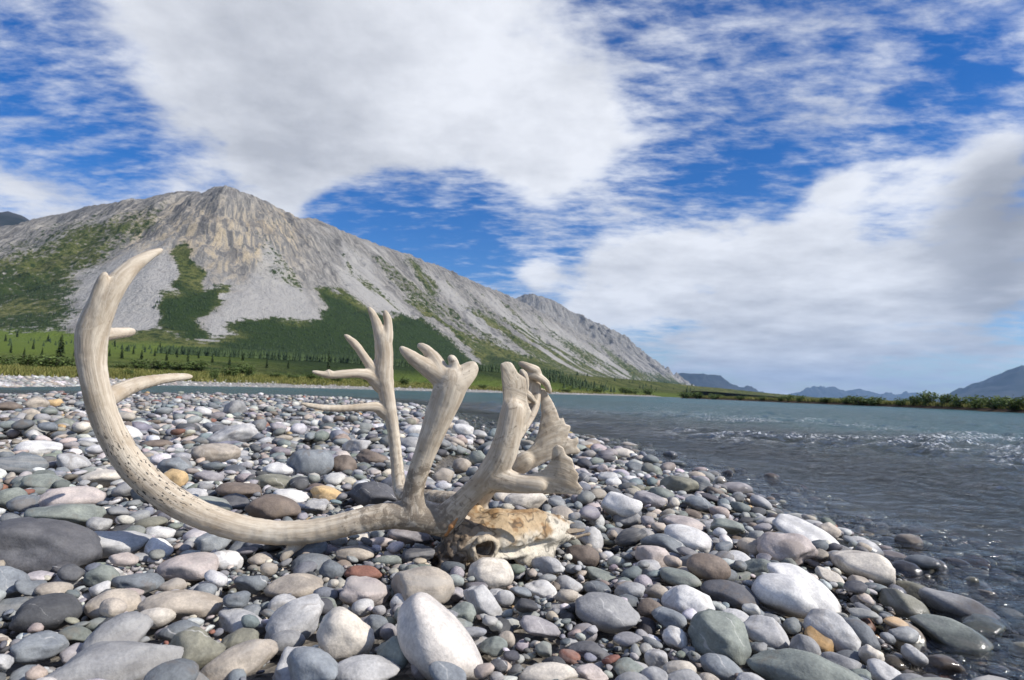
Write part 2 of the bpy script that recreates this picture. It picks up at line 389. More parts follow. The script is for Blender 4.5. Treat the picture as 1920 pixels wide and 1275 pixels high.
RIDGE = [(-420, 520, 2250), (-150, 462, 2000), (0, 430, 1850), (70, 411, 1790), (150, 392, 1720), (215, 382, 1670), (280, 371, 1620), (330, 362, 1575), (350, 357, 1560), (385, 359, 1530), (403, 352, 1515), (425, 349, 1500), (447, 357, 1520),
         (480, 371, 1570), (520, 390, 1640), (560, 408, 1720), (590, 410, 1780), (640, 432, 1890), (680, 450, 2000), (760, 475, 2230), (820, 498, 2430), (870, 520, 2620), (930, 545, 2900), (965, 560, 3100),
         (1020, 590, 3400), (1080, 620, 3800), (1140, 650, 4300), (1200, 684, 4900), (1260, 716, 5600), (1310, 741, 6300), (1340, 752, 6800)]
def build_ridge(name, pts, mat, run_k, apron, ncol, nrow, seed, rough, back=900.0, ws=1.0):
    P = np.array([unproj(*p) for p in pts])
    L = np.concatenate([[0], np.cumsum(np.linalg.norm(np.diff(P[:, :2], axis=0), axis=1))])
    # columns follow the picture's scale: finer where the ridge is near
    fine = np.linspace(0, L[-1], 6000); dist = np.interp(fine, L, np.linalg.norm(P[:, :2], axis=1))
    dens = np.cumsum(1.0/dist); dens = (dens-dens[0])/(dens[-1]-dens[0])
    s = np.interp(np.linspace(0, 1, ncol), dens, fine)
    X = np.interp(s, L, P[:, 0]); Y = np.interp(s, L, P[:, 1]); Z = np.interp(s, L, P[:, 2])
    Zs = Z.copy()
    k = max(4, ncol//10)
    tx, ty = np.gradient(smooth1(X, k)), np.gradient(smooth1(Y, k)); m = np.hypot(tx, ty); tx /= m; ty /= m
    nx, ny = ty, -tx
    T = run_k*np.maximum(smooth1(Z, max(4, ncol//25)), 30)
    q = np.concatenate([-np.linspace(1, 0, 12)[:-1]**1.0, np.linspace(0, 1, nrow), 1+np.linspace(0, 1, nrow//3)[1:]**1.4])
    Q, S = np.meshgrid(q, s, indexing='ij')
    tt = np.where(Q < 0, Q*back, np.where(Q <= 1, Q*T, T+(Q-1)*apron))
    prof = np.interp(np.clip(Q, 0, 1), [0, .04, .16, .34, .55, .78, .92, 1], [1, .955, .80, .575, .36, .185, .115, .09])
    z = Zs*prof
    z = np.where(Q > 1, Zs*.09*(1-(Q-1))**1.25-3.0*(Q-1), z); z = np.where(Q < 0, Zs*(1+.75*Q), z)
    S0, t0, S, tt = S, tt, S/ws, tt/ws
    # relief: gullies and ribs that run down the fall line
    warp = 60*(fbm(S/300, tt/260, oct=3, seed=seed+5)-.5)
    amp = sstep(0, .10, Q)*(1-sstep(.62, .98, Q))
    g1 = 1-np.abs(2*fbm((S+warp)/170, tt/900+3, oct=2, seed=seed)-1); g2 = 1-np.abs(2*fbm((S+warp*.6)/62, tt/420, oct=3, seed=seed+1)-1)
    g3 = fbm((S+warp*.4)/19, tt/150, oct=3, seed=seed+2)-.5
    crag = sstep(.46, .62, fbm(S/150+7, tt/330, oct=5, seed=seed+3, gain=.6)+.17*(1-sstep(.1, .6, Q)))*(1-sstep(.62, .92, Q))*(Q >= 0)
    dz = rough*(amp*(44*(g1-.6)+27*(g2-.6)+12*g3)+crag*amp*44*(fbm(S/30, tt/38, oct=5, seed=seed+4, gain=.6)-.5)+3.5*sstep(1.3, .9, Q)*(fbm(S/22, tt/26, oct=4, seed=seed+9, gain=.6)-.5))
    edge = np.exp(-(Q*T/45/ws)**2)
    dz = dz + rough*edge*(17*(fbm(S/42, tt/60, oct=4, seed=seed+6, gain=.62)-.5)+5*np.maximum(0, fbm(S/16, tt/30, oct=2, seed=seed+8)-.5))
    z = z+dz
    S, tt = S0, t0
    V = np.stack([X+nx*tt, Y+ny*tt, z], -1)
    V = V.reshape(-1, 3)
    info = dict(Q=Q.ravel(), S=S.ravel(), tt=tt.ravel(), crag=crag.ravel(), rows=len(q), cols=ncol, g2=g2.ravel())
    return V, grid_faces(len(q), ncol)[:, ::-1], info
LB = [onplane(u, v)[:2] for u, v in ((-120, 731), (0, 727), (150, 724.5), (300, 723), (450, 725), (580, 727.5), (760, 732.2), (880, 735.2), (1000, 738.2), (1120, 740.9), (1240, 744.0))]
LB = [(-14.3, 12.2)] + [tuple(p) for p in LB] + [(200, 760), (420, 1150), (900, 1700), (2200, 2600)]
V, Fc, I = build_ridge('mountain', RIDGE, M_MOUNT, 1.50, 1000.0, 1150, 190, 11, 1.0)
LBP = LB+[(2200, 9000), (-6000, 9000), (-6000, -200), (-14.3, -200)]
bd = sdpoly(V[:, 0], V[:, 1], LBP); V[:, 2] -= 9*sstep(75, 25, bd); FI = (bd > -30); Fc = Fc[FI[Fc].all(1)]
uu, vv, dd = proj(V); Q, S, tt = I['Q'], I['S'], I['tt']
nz = (fbm(V[:, 0]/90, V[:, 1]/90, oct=5, seed=31, gain=.62)-.5); wob = 64*nz
green = [([(-400, 500), (0, 462), (60, 446), (150, 405), (300, 376), (330, 380), (262, 440), (215, 470), (190, 505), (150, 525), (160, 560), (140, 600), (155, 650), (-400, 660)], 26, .64),
         ([(335, 468), (356, 458), (372, 500), (392, 515), (384, 555), (402, 548), (440, 540), (438, 556), (372, 606), (395, 632), (306, 628), (300, 548), (342, 538)], 9, 1.0),
         ([(-400, 596), (170, 632), (300, 622), (385, 640), (470, 612), (560, 600), (600, 606), (612, 572), (596, 544), (640, 540), (700, 585), (790, 596), (850, 640), (905, 700), (960, 735), (960, 900), (-400, 900)], 10, 1.0),
         ([(760, 480), (790, 490), (830, 560), (800, 560)], 9, .7), ([(640, 470), (660, 480), (670, 530), (640, 510)], 9, .6), ([(860, 535), (885, 550), (990, 650), (950, 640)], 8, .62),
         ([(900, 640), (1010, 672), (1130, 715), (1310, 742), (1310, 900), (900, 900)], 12, 1.0), ([(1000, 610), (1060, 630), (1180, 700), (1100, 690)], 8, .6),
         ([(480, 400), (560, 415), (560, 470), (500, 440)], 18, .42), ([(410, 430), (470, 440), (470, 500), (440, 490)], 16, .4), ([(1120, 640), (1190, 690), (1260, 725), (1180, 712)], 8, .8)]
veg = np.zeros(len(V))
for P, soft, k in green: veg = np.maximum(veg, k*poly_mask(uu+wob, vv+wob*.7, P, soft*2.1))
strk = fbm(S/55, tt/600, oct=3, seed=41)
veg = np.maximum(veg, .62*sstep(.52, .66, strk+.16*sstep(.3, .95, Q))*sstep(.15, .5, Q)*(uu > 640))
veg = np.maximum(veg, .50*sstep(.55, .68, fbm(S/60, tt/240, oct=4, seed=57))*sstep(.05, .2, Q)*sstep(380, 560, uu))
veg = np.where(Q > 1.0, np.maximum(veg, .9), veg)
forest = np.maximum(poly_mask(uu+wob, vv+wob, [(470, 615), (600, 606), (612, 572), (600, 545), (690, 585), (790, 596), (850, 640), (905, 700), (960, 728), (960, 745), (390, 716), (400, 650)], 9),
                    poly_mask(uu+wob, vv+wob, [(300, 552), (345, 540), (384, 556), (440, 540), (372, 606), (392, 632), (306, 628)], 8))
forest = np.maximum(forest, .8*poly_mask(uu+wob, vv+wob, [(-300, 520), (120, 510), (150, 560), (160, 640), (-300, 610)], 12)*sstep(.42, .55, fbm(V[:, 0]/60, V[:, 1]/60, oct=3, seed=51)))
forest = np.maximum(forest, sstep(.9, 1.0, veg)*(uu > 860)*.8)
mead = np.maximum(poly_mask(uu+wob, vv+wob*.4, [(-300, 608), (120, 622), (200, 640), (420, 655), (480, 680), (300, 668), (100, 668), (-300, 660)], 8), .7*poly_mask(uu, vv+wob*.3, [(500, 700), (900, 708), (1290, 740), (1290, 760), (500, 730)], 6))
tan = np.clip(poly_mask(uu+wob, vv+wob, [(230, 400), (560, 395), (560, 500), (480, 530), (380, 520), (300, 470), (220, 480)], 45), 0, 1)*.8+.12
tan = np.maximum(tan, poly_mask(uu+wob, vv+wob, [(175, 500), (240, 440), (300, 470), (240, 520)], 14)*.7)
fan = np.zeros(len(V))
for P in ([(250, 470), (345, 495), (352, 545), (322, 628), (205, 622), (150, 575), (155, 515)], [(505, 455), (525, 475), (570, 545), (600, 606), (560, 604), (470, 616), (378, 642), (398, 600), (452, 552)], [(640, 455), (690, 480), (720, 545), (850, 645), (800, 600), (700, 582), (640, 535)], [(790, 505), (840, 530), (960, 655), (1000, 690), (930, 660)], [(880, 540), (940, 570), (1080, 680), (1040, 675)], [(985, 590), (1040, 610), (1200, 712), (1150, 705)]):
    fan = np.maximum(fan, poly_mask(uu+wob*.35, vv+wob*.35, P, 9))
fall = np.stack([S, tt, np.zeros_like(S)], -1)
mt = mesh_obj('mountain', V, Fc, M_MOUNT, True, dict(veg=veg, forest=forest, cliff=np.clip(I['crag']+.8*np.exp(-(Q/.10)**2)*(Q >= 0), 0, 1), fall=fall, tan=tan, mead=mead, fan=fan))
tag(mt, 'long grey scree mountain with green foot and rocky summit across the river', 'mountain', kind='structure')
MV, MF = V, Fc

RIDGE2 = [(860, 600, 4800), (930, 572, 4600), (968, 561, 4480), (985, 552, 4420), (998, 549, 4400), (1020, 557, 4430), (1045, 566, 4500), (1075, 586, 4600), (1100, 598, 4700), (1130, 608, 4850), (1160, 626, 5000), (1200, 656, 5250), (1240, 688, 5550), (1270, 708, 5900), (1298, 728, 6300), (1330, 748, 6800)]
V, Fc, I = build_ridge('ridge', RIDGE2, M_MOUNT, 1.35, 300.0, 420, 80, 71, 2.1)
Q, S, tt = I['Q'], I['S'], I['tt']
m2 = mesh_obj('mountain_ridge', V, Fc, M_MOUNT, True, dict(veg=.7*sstep(.45, .9, Q), forest=sstep(.6, .95, Q), cliff=1-sstep(.3, .6, Q), fall=np.stack([S, tt, 0*S], -1), tan=0*S, mead=0*S, fan=0*S))
tag(m2, 'jagged grey rock ridge behind the long scree mountain', 'mountain', kind='structure')
def far_range(name, pts, seed, label, rough, run=2.2):
    V, Fc, I = build_ridge(name, pts, M_FAR, run, 1500.0, 260, 50, seed, rough*.6, back=3000.0, ws=7.0)
    tag(mesh_obj(name, V, Fc, M_FAR), label, 'mountain', kind='structure')
far_range('far_mountain', [(1180, 735, 14000), (1230, 705, 13200), (1275, 700, 13000), (1310, 700, 13000), (1345, 703, 13000), (1362, 716, 13200), (1400, 728, 13500), (1440, 741, 14000), (1480, 760, 14500)], 81, 'blue distant mountain just right of the scree slope', 6)
far_range('far_mountain', [(1440, 765, 21000), (1490, 746, 21000), (1520, 730, 21000), (1560, 729, 21000), (1585, 734, 21000), (1612, 729, 21000), (1640, 735, 21000), (1680, 744, 21000), (1712, 735, 21000), (1745, 740, 21000), (1790, 755, 21000), (1850, 775, 21000)], 91, 'low blue mountains on the horizon mid right', 9)
far_range('far_mountain', [(1700, 790, 12500), (1740, 765, 12000), (1775, 748, 11500), (1810, 730, 11000), (1850, 712, 10500), (1890, 692, 10000), (1915, 684, 9800), (1960, 690, 9700), (2050, 670, 9500), (2300, 690, 9500), (2600, 760, 9500)], 101, 'blue mountain rising at the right edge', 6)
far_range('far_mountain', [(-500, 430, 4500), (-200, 400, 4200), (-60, 402, 4000), (0, 398, 4000), (15, 395, 4000), (40, 404, 4000), (90, 430, 4200), (200, 480, 4500)], 111, 'dark peak showing behind the left shoulder', 2.2)

# ------------------------------------------------------------------ river banks
def bank(name, pts, inland, nrow, zprof, side, seed, label, extra=None):
    """pts: plan points of the waterline; inland distances; zprof: (t, z, zone)"""
    P = np.array(pts, float); L = np.concatenate([[0], np.cumsum(np.linalg.norm(np.diff(P, axis=0), axis=1))])
    fine = np.linspace(0, L[-1], 3000); D = np.hypot(np.interp(fine, L, P[:, 0]), np.interp(fine, L, P[:, 1]))
    c = np.cumsum(1/D); c = (c-c[0])/(c[-1]-c[0]); s = np.interp(np.linspace(0, 1, 500), c, fine)
    X, Y = np.interp(s, L, P[:, 0]), np.interp(s, L, P[:, 1])
    k = 30; tx, ty = np.gradient(smooth1(X, k)), np.gradient(smooth1(Y, k)); m = np.hypot(tx, ty); nx, ny = -ty/m*side, tx/m*side
    X = X+nx*1.6*(fbm(s/7, s*0, oct=3, seed=seed)-.5); Y = Y+ny*1.6*(fbm(s/7, s*0, oct=3, seed=seed)-.5)
    t = np.array(inland); T, S = np.meshgrid(t, s, indexing='ij')
    tw = T*(1+.5*(fbm(S/6, S*0+2, oct=4, seed=seed+1)-.5)*(T < 30))
    tp, zp, zo = np.array(zprof).T
    z = np.interp(tw, tp, zp); zone = np.interp(tw, tp, zo)
    z = z+(T > 0)*(.22*(fbm((X+nx*T)/1.7, (Y+ny*T)/1.7, oct=3, seed=seed+3)-.5))*sstep(0, 6, T)
    V = np.stack([X+nx*T, Y+ny*T, z], -1).reshape(-1, 3)
    o = mesh_obj(name, V, grid_faces(len(t), len(s))[:, ::int(side)], M_BANK, True, dict(zone=zone.ravel()))
    tag(o, label, kind='structure'); return o
inl = np.concatenate([[-6, -2, -.5], np.linspace(0, 12, 40), 12+np.geomspace(.4, 1600, 50)])
LBO = bank('left_bank', LB, inl, 0, [(-6, -1.5, 0), (-.5, -.12, 0), (0, 0, 0), (1.5, .22, 0), (4.4, .46, .2), (4.9, .52, .8), (5.2, .68, 1.05), (5.7, .76, 1.9), (12, 1.05, 2), (30, 1.7, 2), (120, 4.0, 2), (400, 13, 2), (1600, 30, 2)], 1, 3, 'grassy far bank with a gravel margin below the mountain')
RB = [onplane(u, v)[:2] for u, v in ((2300, 790), (2100, 782.5), (1920, 775), (1800, 768.6), (1700, 764.2), (1600, 760), (1500, 756), (1400, 751.6), (1320, 748.2), (1275, 746.4))]
RB = [(180, -40), (90, 20)] + [tuple(p) for p in RB] + [(118, 420), (230, 800)]
inr = np.concatenate([[-8, -3, -.6], np.linspace(0, 6, 26), 6+np.geomspace(.4, 24000, 50)])
RBO = bank('right_bank', RB, inr, 0, [(-8, -1.5, 1), (-.6, -.1, 1), (0, 0, 1), (.5, .2, 1.05), (1.0, .42, 1.1), (1.6, .55, 1.9), (8, .62, 2), (60, .75, 2), (400, 1.2, 2), (24000, 6, 2)], -1, 13, 'low grassy bank on the right side of the river')

# ------------------------------------------------------------------ gravel bar, river bed and water
SH = [onplane(u, v)[:2] for u, v in ((1590, 1275), (1600, 1180), (1610, 1125), (1640, 1085), (1580, 1040), (1530, 1000), (1420, 962), (1345, 930), (1250, 895), (1135, 858), (1075, 830), (1020, 812), (955, 822), (895, 840), (868, 815), (835, 782), (800, 768), (700, 755), (600, 748), (350, 744), (150, 746), (0, 748))]
SHORE = [(.9, -3.0), (.75, .6)] + [tuple(p) for p in SH] + [(-13.2, 9.5), (-15, 4), (-17, -3)]
INLET = [onplane(u, v)[:2] for u, v in ((905, 838), (860, 880), (810, 930))]
PUDDLE = [onplane(u, v, .02)[:2] for u, v in ((1500, 960), (1330, 1000), (1180, 990), (1080, 1130), (1010, 1140))]
def bed(x, y):
    x, y = np.asarray(x, float), np.asarray(y, float)
    sd = sdpoly(x, y, SHORE)
    z = np.where(sd > 0, .012+.080*(1-np.exp(-sd/.80)), np.where(sd > -1.0, .012-.030*sstep(0, .15, -sd)+.13*sd, -.148-.10*(-sd-1.0)))
    z = np.maximum(z, -.9)
    z = z-.075*np.exp(-(polydist(x, y, INLET, False)/.16)**2)-.045*np.exp(-(polydist(x, y, PUDDLE, False)/.10)**2)
    return z+.022*(fbm(x/.45, y/.45, oct=3, seed=5)-.5)
def lattice(x0, x1, y0, y1, st):
    xs = np.arange(x0, x1, st); ys = np.arange(y0, y1, st); Xg, Yg = np.meshgrid(xs, ys)
    return xs, ys, Xg, Yg
ang = np.linspace(math.radians(-75), math.radians(75), 300); rad = np.concatenate([[0], np.geomspace(.45, 40, 230)])
A, Rr = np.meshgrid(ang, rad)
bx, by = Rr*np.sin(A), Rr*np.cos(A)-.3
bar = mesh_obj('gravel_bar', np.stack([bx, by, bed(bx, by)-.004], -1).reshape(-1, 3), grid_faces(len(rad), len(ang)), M_BED)
tag(bar, 'sandy gravel bar and shallow river bed under the cobbles', kind='structure')
gx = np.array([[-30000, -3000], [30000, -3000], [30000, 32000], [-30000, 32000]], float)
tag(mesh_obj('ground', np.column_stack([gx, np.full(4, -1.6)]), np.array([[0, 1, 2, 3]]), M_BED, False), 'valley floor beneath river and banks', kind='structure')

ang = np.linspace(math.radians(-72), math.radians(72), 620); rad = np.geomspace(.5, 1500, 900)
A, Rr = np.meshgrid(ang, rad); wx, wy = Rr*np.sin(A), Rr*np.cos(A)
dep = -bed(wx, wy); dep = np.maximum(dep, 1.1*sstep(6, 60, Rr)-.0*dep); dep = np.where((sdpoly(wx, wy, SHORE) > -1.0), -bed(wx, wy), dep)
c5, s5 = math.cos(.55), math.sin(.55)
fx, fy = wx*c5+wy*s5, -wx*s5+wy*c5                     # across and along the flow
chop = sstep(-.02, .45, dep)*np.where(wx < -.05*wy, .45, 1.0)
lod = lambda wl: sstep(.9, .25, Rr*.0085/wl)
ridged = lambda x, y, sd: 1-np.abs(2*fbm(x, y, oct=2, seed=sd)-1)
h1 = ridged(fx/.16, fy/.10, 1)-.7; h2 = ridged(fx/.55, fy/.30, 2)-.7; h3 = fbm(fx/1.5, fy/.8, oct=2, seed=3)-.5; h4 = fbm(fx/5, fy/2.6, oct=2, seed=4)-.5
riff = sstep(.42, .62, fbm(wx/2.8, wy/2.8, oct=3, seed=6))*sstep(.05, .3, dep)
wz = .0015*(h1)+chop*(.030*h1*lod(.2)+.115*h2*lod(.5)*(.6+.8*riff)+.17*h3*lod(1.3)*(.6+.5*riff)+.12*h4*lod(4))
foam = .85*sstep(.25, .34, h2+.55*h3+.20*riff-.05)*riff*sstep(2.2, 4, Rr)*sstep(26, 9, Rr)
wat = mesh_obj('river_water', np.stack([wx, wy, wz], -1).reshape(-1, 3), grid_faces(len(rad), len(ang)), M_WATER, True, dict(depth=dep.ravel(), foam=foam.ravel(), chop=(.35+.65*chop).ravel()))
tag(wat, 'clear choppy river flowing past the gravel bar', kind='structure')

# ------------------------------------------------------------------ caribou skull with antlers (signed-distance modelling)
class Field:
    def __init__(s, lo, hi, vox):
        s.lo = np.array(lo, float); s.v = vox; s.n = np.ceil((np.array(hi)-s.lo)/vox).astype(int)+1
        s.f = np.full(s.n, 1.0, np.float32)
    def box(s, lo, hi):
        a = np.clip(np.floor((np.array(lo)-s.lo)/s.v).astype(int), 0, s.n-1); b = np.clip(np.ceil((np.array(hi)-s.lo)/s.v).astype(int)+1, 1, s.n)
        sl = tuple(slice(i, j) for i, j in zip(a, b))
        g = np.meshgrid(*[s.lo[k]+np.arange(a[k], b[k])*s.v for k in range(3)], indexing='ij')
        return sl, np.stack(g, -1)
    def union(s, sl, d, k):
        a = s.f[sl]; d = d.astype(np.float32)
        h = np.clip(.5+.5*(d-a)/k, 0, 1); s.f[sl] = d*(1-h)+a*h-k*h*(1-h)
    def cut(s, sl, d, k):
        a = s.f[sl]; d = -d.astype(np.float32)
        h = np.clip(.5-.5*(d-a)/k, 0, 1); s.f[sl] = d*(1-h)+a*h+k*h*(1-h)
    def cone(s, p, q, r0, r1, k=.008, sq=None, flat=1.0):
        """tapered limb; flat < 1 thins it along the direction sq"""
        m = max(r0, r1)+k*1.5+.006
        sl, g = s.box(np.minimum(p, q)-m, np.maximum(p, q)+m)
        if 0 in g.shape: return
        d = q-p; L = d@d+1e-12; e = g-p
        t = np.clip((e@d)/L, 0, 1); e = e-t[..., None]*d
        if sq is not None: e = e+(e@sq)[..., None]*sq*(1/flat-1)
        s.union(sl, np.linalg.norm(e, axis=-1)-(r0+(r1-r0)*t), k)
    def mesh(s):
        f = s.f; b = f < 0
        c = sum(b[i:f.shape[0]-1+i, j:f.shape[1]-1+j, l:f.shape[2]-1+l].astype(np.uint8) for i in (0, 1) for j in (0, 1) for l in (0, 1))
        act = (c > 0) & (c < 8); ijk = np.argwhere(act); idx = np.full(act.shape, -1, np.int32); idx[act] = np.arange(len(ijk))
        acc = np.zeros((len(ijk), 3)); cnt = np.zeros(len(ijk))
        cor = np.array([(i, j, l) for i in (0, 1) for j in (0, 1) for l in (0, 1)])
        val = [f[tuple((ijk+o).T)] for o in cor]
        for a in range(8):
            for bb in range(a+1, 8):
                if np.abs(cor[a]-cor[bb]).sum() != 1: continue
                x, y = val[a], val[bb]; m = (x < 0) != (y < 0)
                t = (x[m]/(x[m]-y[m]))[:, None]; acc[m] += cor[a]+t*(cor[bb]-cor[a]); cnt[m] += 1
        V = s.lo+(ijk+acc/cnt[:, None])*s.v
        Fs = []
        for ax in range(3):
            o1, o2 = [k for k in range(3) if k != ax]
            sl0 = [slice(None)]*3; sl1 = [slice(None)]*3; sl0[ax] = slice(0, -1); sl1[ax] = slice(1, None)
            e = np.argwhere(b[tuple(sl0)] != b[tuple(sl1)])
            e = e[(e[:, o1] > 0) & (e[:, o2] > 0) & (e[:, o1] < f.shape[o1]-1) & (e[:, o2] < f.shape[o2]-1)]
            ins = b[tuple(e.T)]
            q = []
            for a1, a2 in ((0, 0), (1, 0), (1, 1), (0, 1)):
                w_ = e.copy(); w_[:, o1] -= a1; w_[:, o2] -= a2; q.append(idx[tuple(w_.T)])
            q = np.stack(q, -1); flip = ins if ax != 1 else ~ins
            q[~flip] = q[~flip][:, ::-1]; Fs.append(q)
        Fq = np.concatenate(Fs); Fq = Fq[(Fq >= 0).all(1)]
        return V, Fq
def smooth_mesh(V, Fq, it=2, lam=.5):
    E = np.concatenate([Fq[:, [i, (i+1) % 4]] for i in range(4)])
    n = np.bincount(E.ravel(), minlength=len(V)).astype(float)+1e-9
    for _ in range(it):
        s = np.stack([np.bincount(E[:, 0], V[E[:, 1], k], len(V))+np.bincount(E[:, 1], V[E[:, 0], k], len(V)) for k in range(3)], -1)
        V = V+lam*(s/n[:, None]-V)
    return V

def c3(pts, base=None):                     # zoom-crop coordinates -> photograph pixels
    return [(780+x*.3452, 640+y*.3452) for x, y in pts]
def ch(*rows): return np.array(rows, float)
ANT_A = [ch((872, 988, 1.70, 22), (835, 978, 1.67, 30), (790, 966, 1.655, 30), (745, 965, 1.645, 26), (690, 972, 1.63, 24), (600, 996, 1.61, 23), (520, 1001, 1.59, 23), (440, 989, 1.57, 25), (370, 964, 1.555, 26), (305, 928, 1.54, 28), (252, 880, 1.53, 28),
            (214, 825, 1.52, 27), (191, 770, 1.51, 26), (177, 715, 1.5, 25), (170, 665, 1.5, 27), (172, 625, 1.5, 29), (183, 590, 1.5, 27), (201, 555, 1.5, 23), (223, 525, 1.51, 19), (250, 497, 1.53, 14), (278, 479, 1.55, 9), (303, 468, 1.57, 4)),
         ch((174, 615, 1.5, 20), (182, 572, 1.49, 15), (189, 537, 1.485, 10), (196, 515, 1.48, 6)), ch((180, 628, 1.52, 13), (215, 625, 1.6, 10), (246, 622, 1.68, 8)),
         ch((188, 757, 1.52, 17), (215, 738, 1.58, 16), (255, 720, 1.68, 13), (300, 711, 1.78, 9), (335, 707, 1.86, 7), (358, 706, 1.9, 4)), ch((565, 1012, 1.61, 13), (545, 1030, 1.60, 8), (530, 1048, 1.59, 6)),
         ch((778, 965, 1.65, 27), (773, 925, 1.645, 18), (784, 885, 1.64, 18), (797, 850, 1.637, 19), (819, 790, 1.633, 24), (839, 742, 1.63, 28), (848, 716, 1.63, 29)),
         ch((838, 716, 1.63, 19), (812, 697, 1.625, 16), (790, 683, 1.62, 13), (770, 668, 1.615, 10), (753, 653, 1.61, 5)), ch((828, 700, 1.63, 16), (817, 678, 1.635, 13), (806, 662, 1.64, 9), (795, 652, 1.645, 7), (786, 648, 1.65, 4)),
         ch((852, 712, 1.63, 12), (853, 692, 1.63, 9), (851, 678, 1.625, 7), (845, 670, 1.62, 5)), ch((858, 715, 1.63, 22), (874, 700, 1.64, 17), (884, 689, 1.645, 11)),
         ch((835, 975, 1.66, 28), (866, 942, 1.65, 20), (897, 912, 1.635, 19), (925, 885, 1.62, 25), (944, 850, 1.615, 25), (955, 810, 1.615, 23), (962, 770, 1.62, 22)),
         ch((925, 893, 1.62, 24), (970, 906, 1.61, 17), (1010, 908, 1.60, 15)),
         ch((962, 830, 1.63, 8), (987, 798, 1.66, 6), (1004, 768, 1.69, 6), (1009, 744, 1.71, 5), (1008, 716, 1.72, 5), (1001, 702, 1.71, 5)),
         ch((975, 681, 1.69, 4), (990, 688, 1.68, 6), (1006, 694, 1.69, 7), (1010, 704, 1.71, 5)), ch((985, 702, 1.69, 5), (1008, 706, 1.69, 6), (1024, 716, 1.70, 6), (1031, 735, 1.72, 4)), ch((978, 696, 1.65, 5), (986, 708, 1.65, 5), (987, 730, 1.655, 4)), ch((980, 735, 1.655, 6), (991, 740, 1.665, 6), (1002, 754, 1.69, 4))]
PL_A = [(c3([(455, 122), (490, 106), (522, 114), (560, 175), (600, 200), (606, 330), (630, 385), (600, 445), (560, 545), (505, 650), (470, 740), (400, 800), (330, 800), (400, 650), (450, 500), (475, 400), (468, 260)]), 1.625, (.0004, .0001), .008),
        (c3([(605, 195), (660, 200), (668, 330), (610, 450), (575, 500), (570, 400)]), 1.70, (.0006, -.0002), .006),
        (c3([(400, 720), (480, 742), (560, 750), (640, 720), (700, 690), (735, 640), (740, 580), (770, 556), (802, 575), (815, 612), (850, 640), (862, 690), (885, 722), (878, 760), (908, 800), (890, 834), (800, 830), (700, 826), (560, 828), (430, 822), (350, 840)]), 1.60, (-.00015, .0003), .009),
        ([(812, 720), (800, 690), (840, 690), (862, 702), (880, 682), (890, 679), (897, 690), (893, 705), (872, 730), (850, 752)], 1.632, (.0002, 0), .013)]
ANT_B = [ch((900, 950, 1.79, 18), (860, 940, 1.83, 18), (800, 934, 1.89, 17), (760, 932, 1.96, 16), (749, 918, 2.0, 13), (743, 860, 2.02, 11.5), (737, 801, 2.03, 11.5), (729, 767, 2.03, 14), (724, 732, 2.03, 15), (717, 702, 2.03, 18), (721, 664, 2.03, 15), (718, 634, 2.03, 15)),
         ch((713, 632, 2.03, 11), (706, 605, 2.03, 8), (699, 590, 2.03, 6), (692, 577, 2.02, 3)), ch((727, 634, 2.03, 10), (728, 608, 2.04, 7), (726, 595, 2.04, 6), (722, 584, 2.04, 3)), ch((708, 702, 2.03, 12), (692, 683, 2.02, 8), (674, 656, 2.0, 7), (662, 641, 1.99, 6), (647, 629, 1.98, 3)),
         ch((712, 722, 2.03, 14), (697, 705, 2.02, 10), (678, 699, 2.0, 8), (643, 701, 1.97, 7), (616, 704, 1.95, 6), (587, 697, 1.93, 3)), ch((618, 702, 1.95, 5), (616, 696, 1.95, 3)), ch((722, 775, 2.03, 12), (708, 762, 2.02, 9), (688, 763, 2.0, 7), (643, 766, 1.97, 6), (602, 765, 1.94, 5.5), (566, 757, 1.92, 3)),
         ch((895, 948, 1.79, 16), (915, 915, 1.77, 14), (949, 887, 1.745, 15), (985, 862, 1.735, 16))]
PL_B = [(c3([(664, 268), (680, 250), (700, 258), (715, 282), (745, 330), (768, 380), (780, 420), (800, 410), (815, 450), (842, 455), (836, 490), (822, 520), (850, 530), (880, 515), (886, 545), (874, 570), (898, 595), (880, 612), (800, 620), (740, 640), (640, 690), (560, 740), (480, 735), (490, 690), (580, 620), (640, 550), (665, 480), (680, 400), (675, 330)]), 1.735, (.0002, .0001), .008),
        ([(709, 735), (697, 703), (703, 668), (702, 630), (733, 632), (737, 665), (737, 735)], 2.03, (0, 0), .010)]
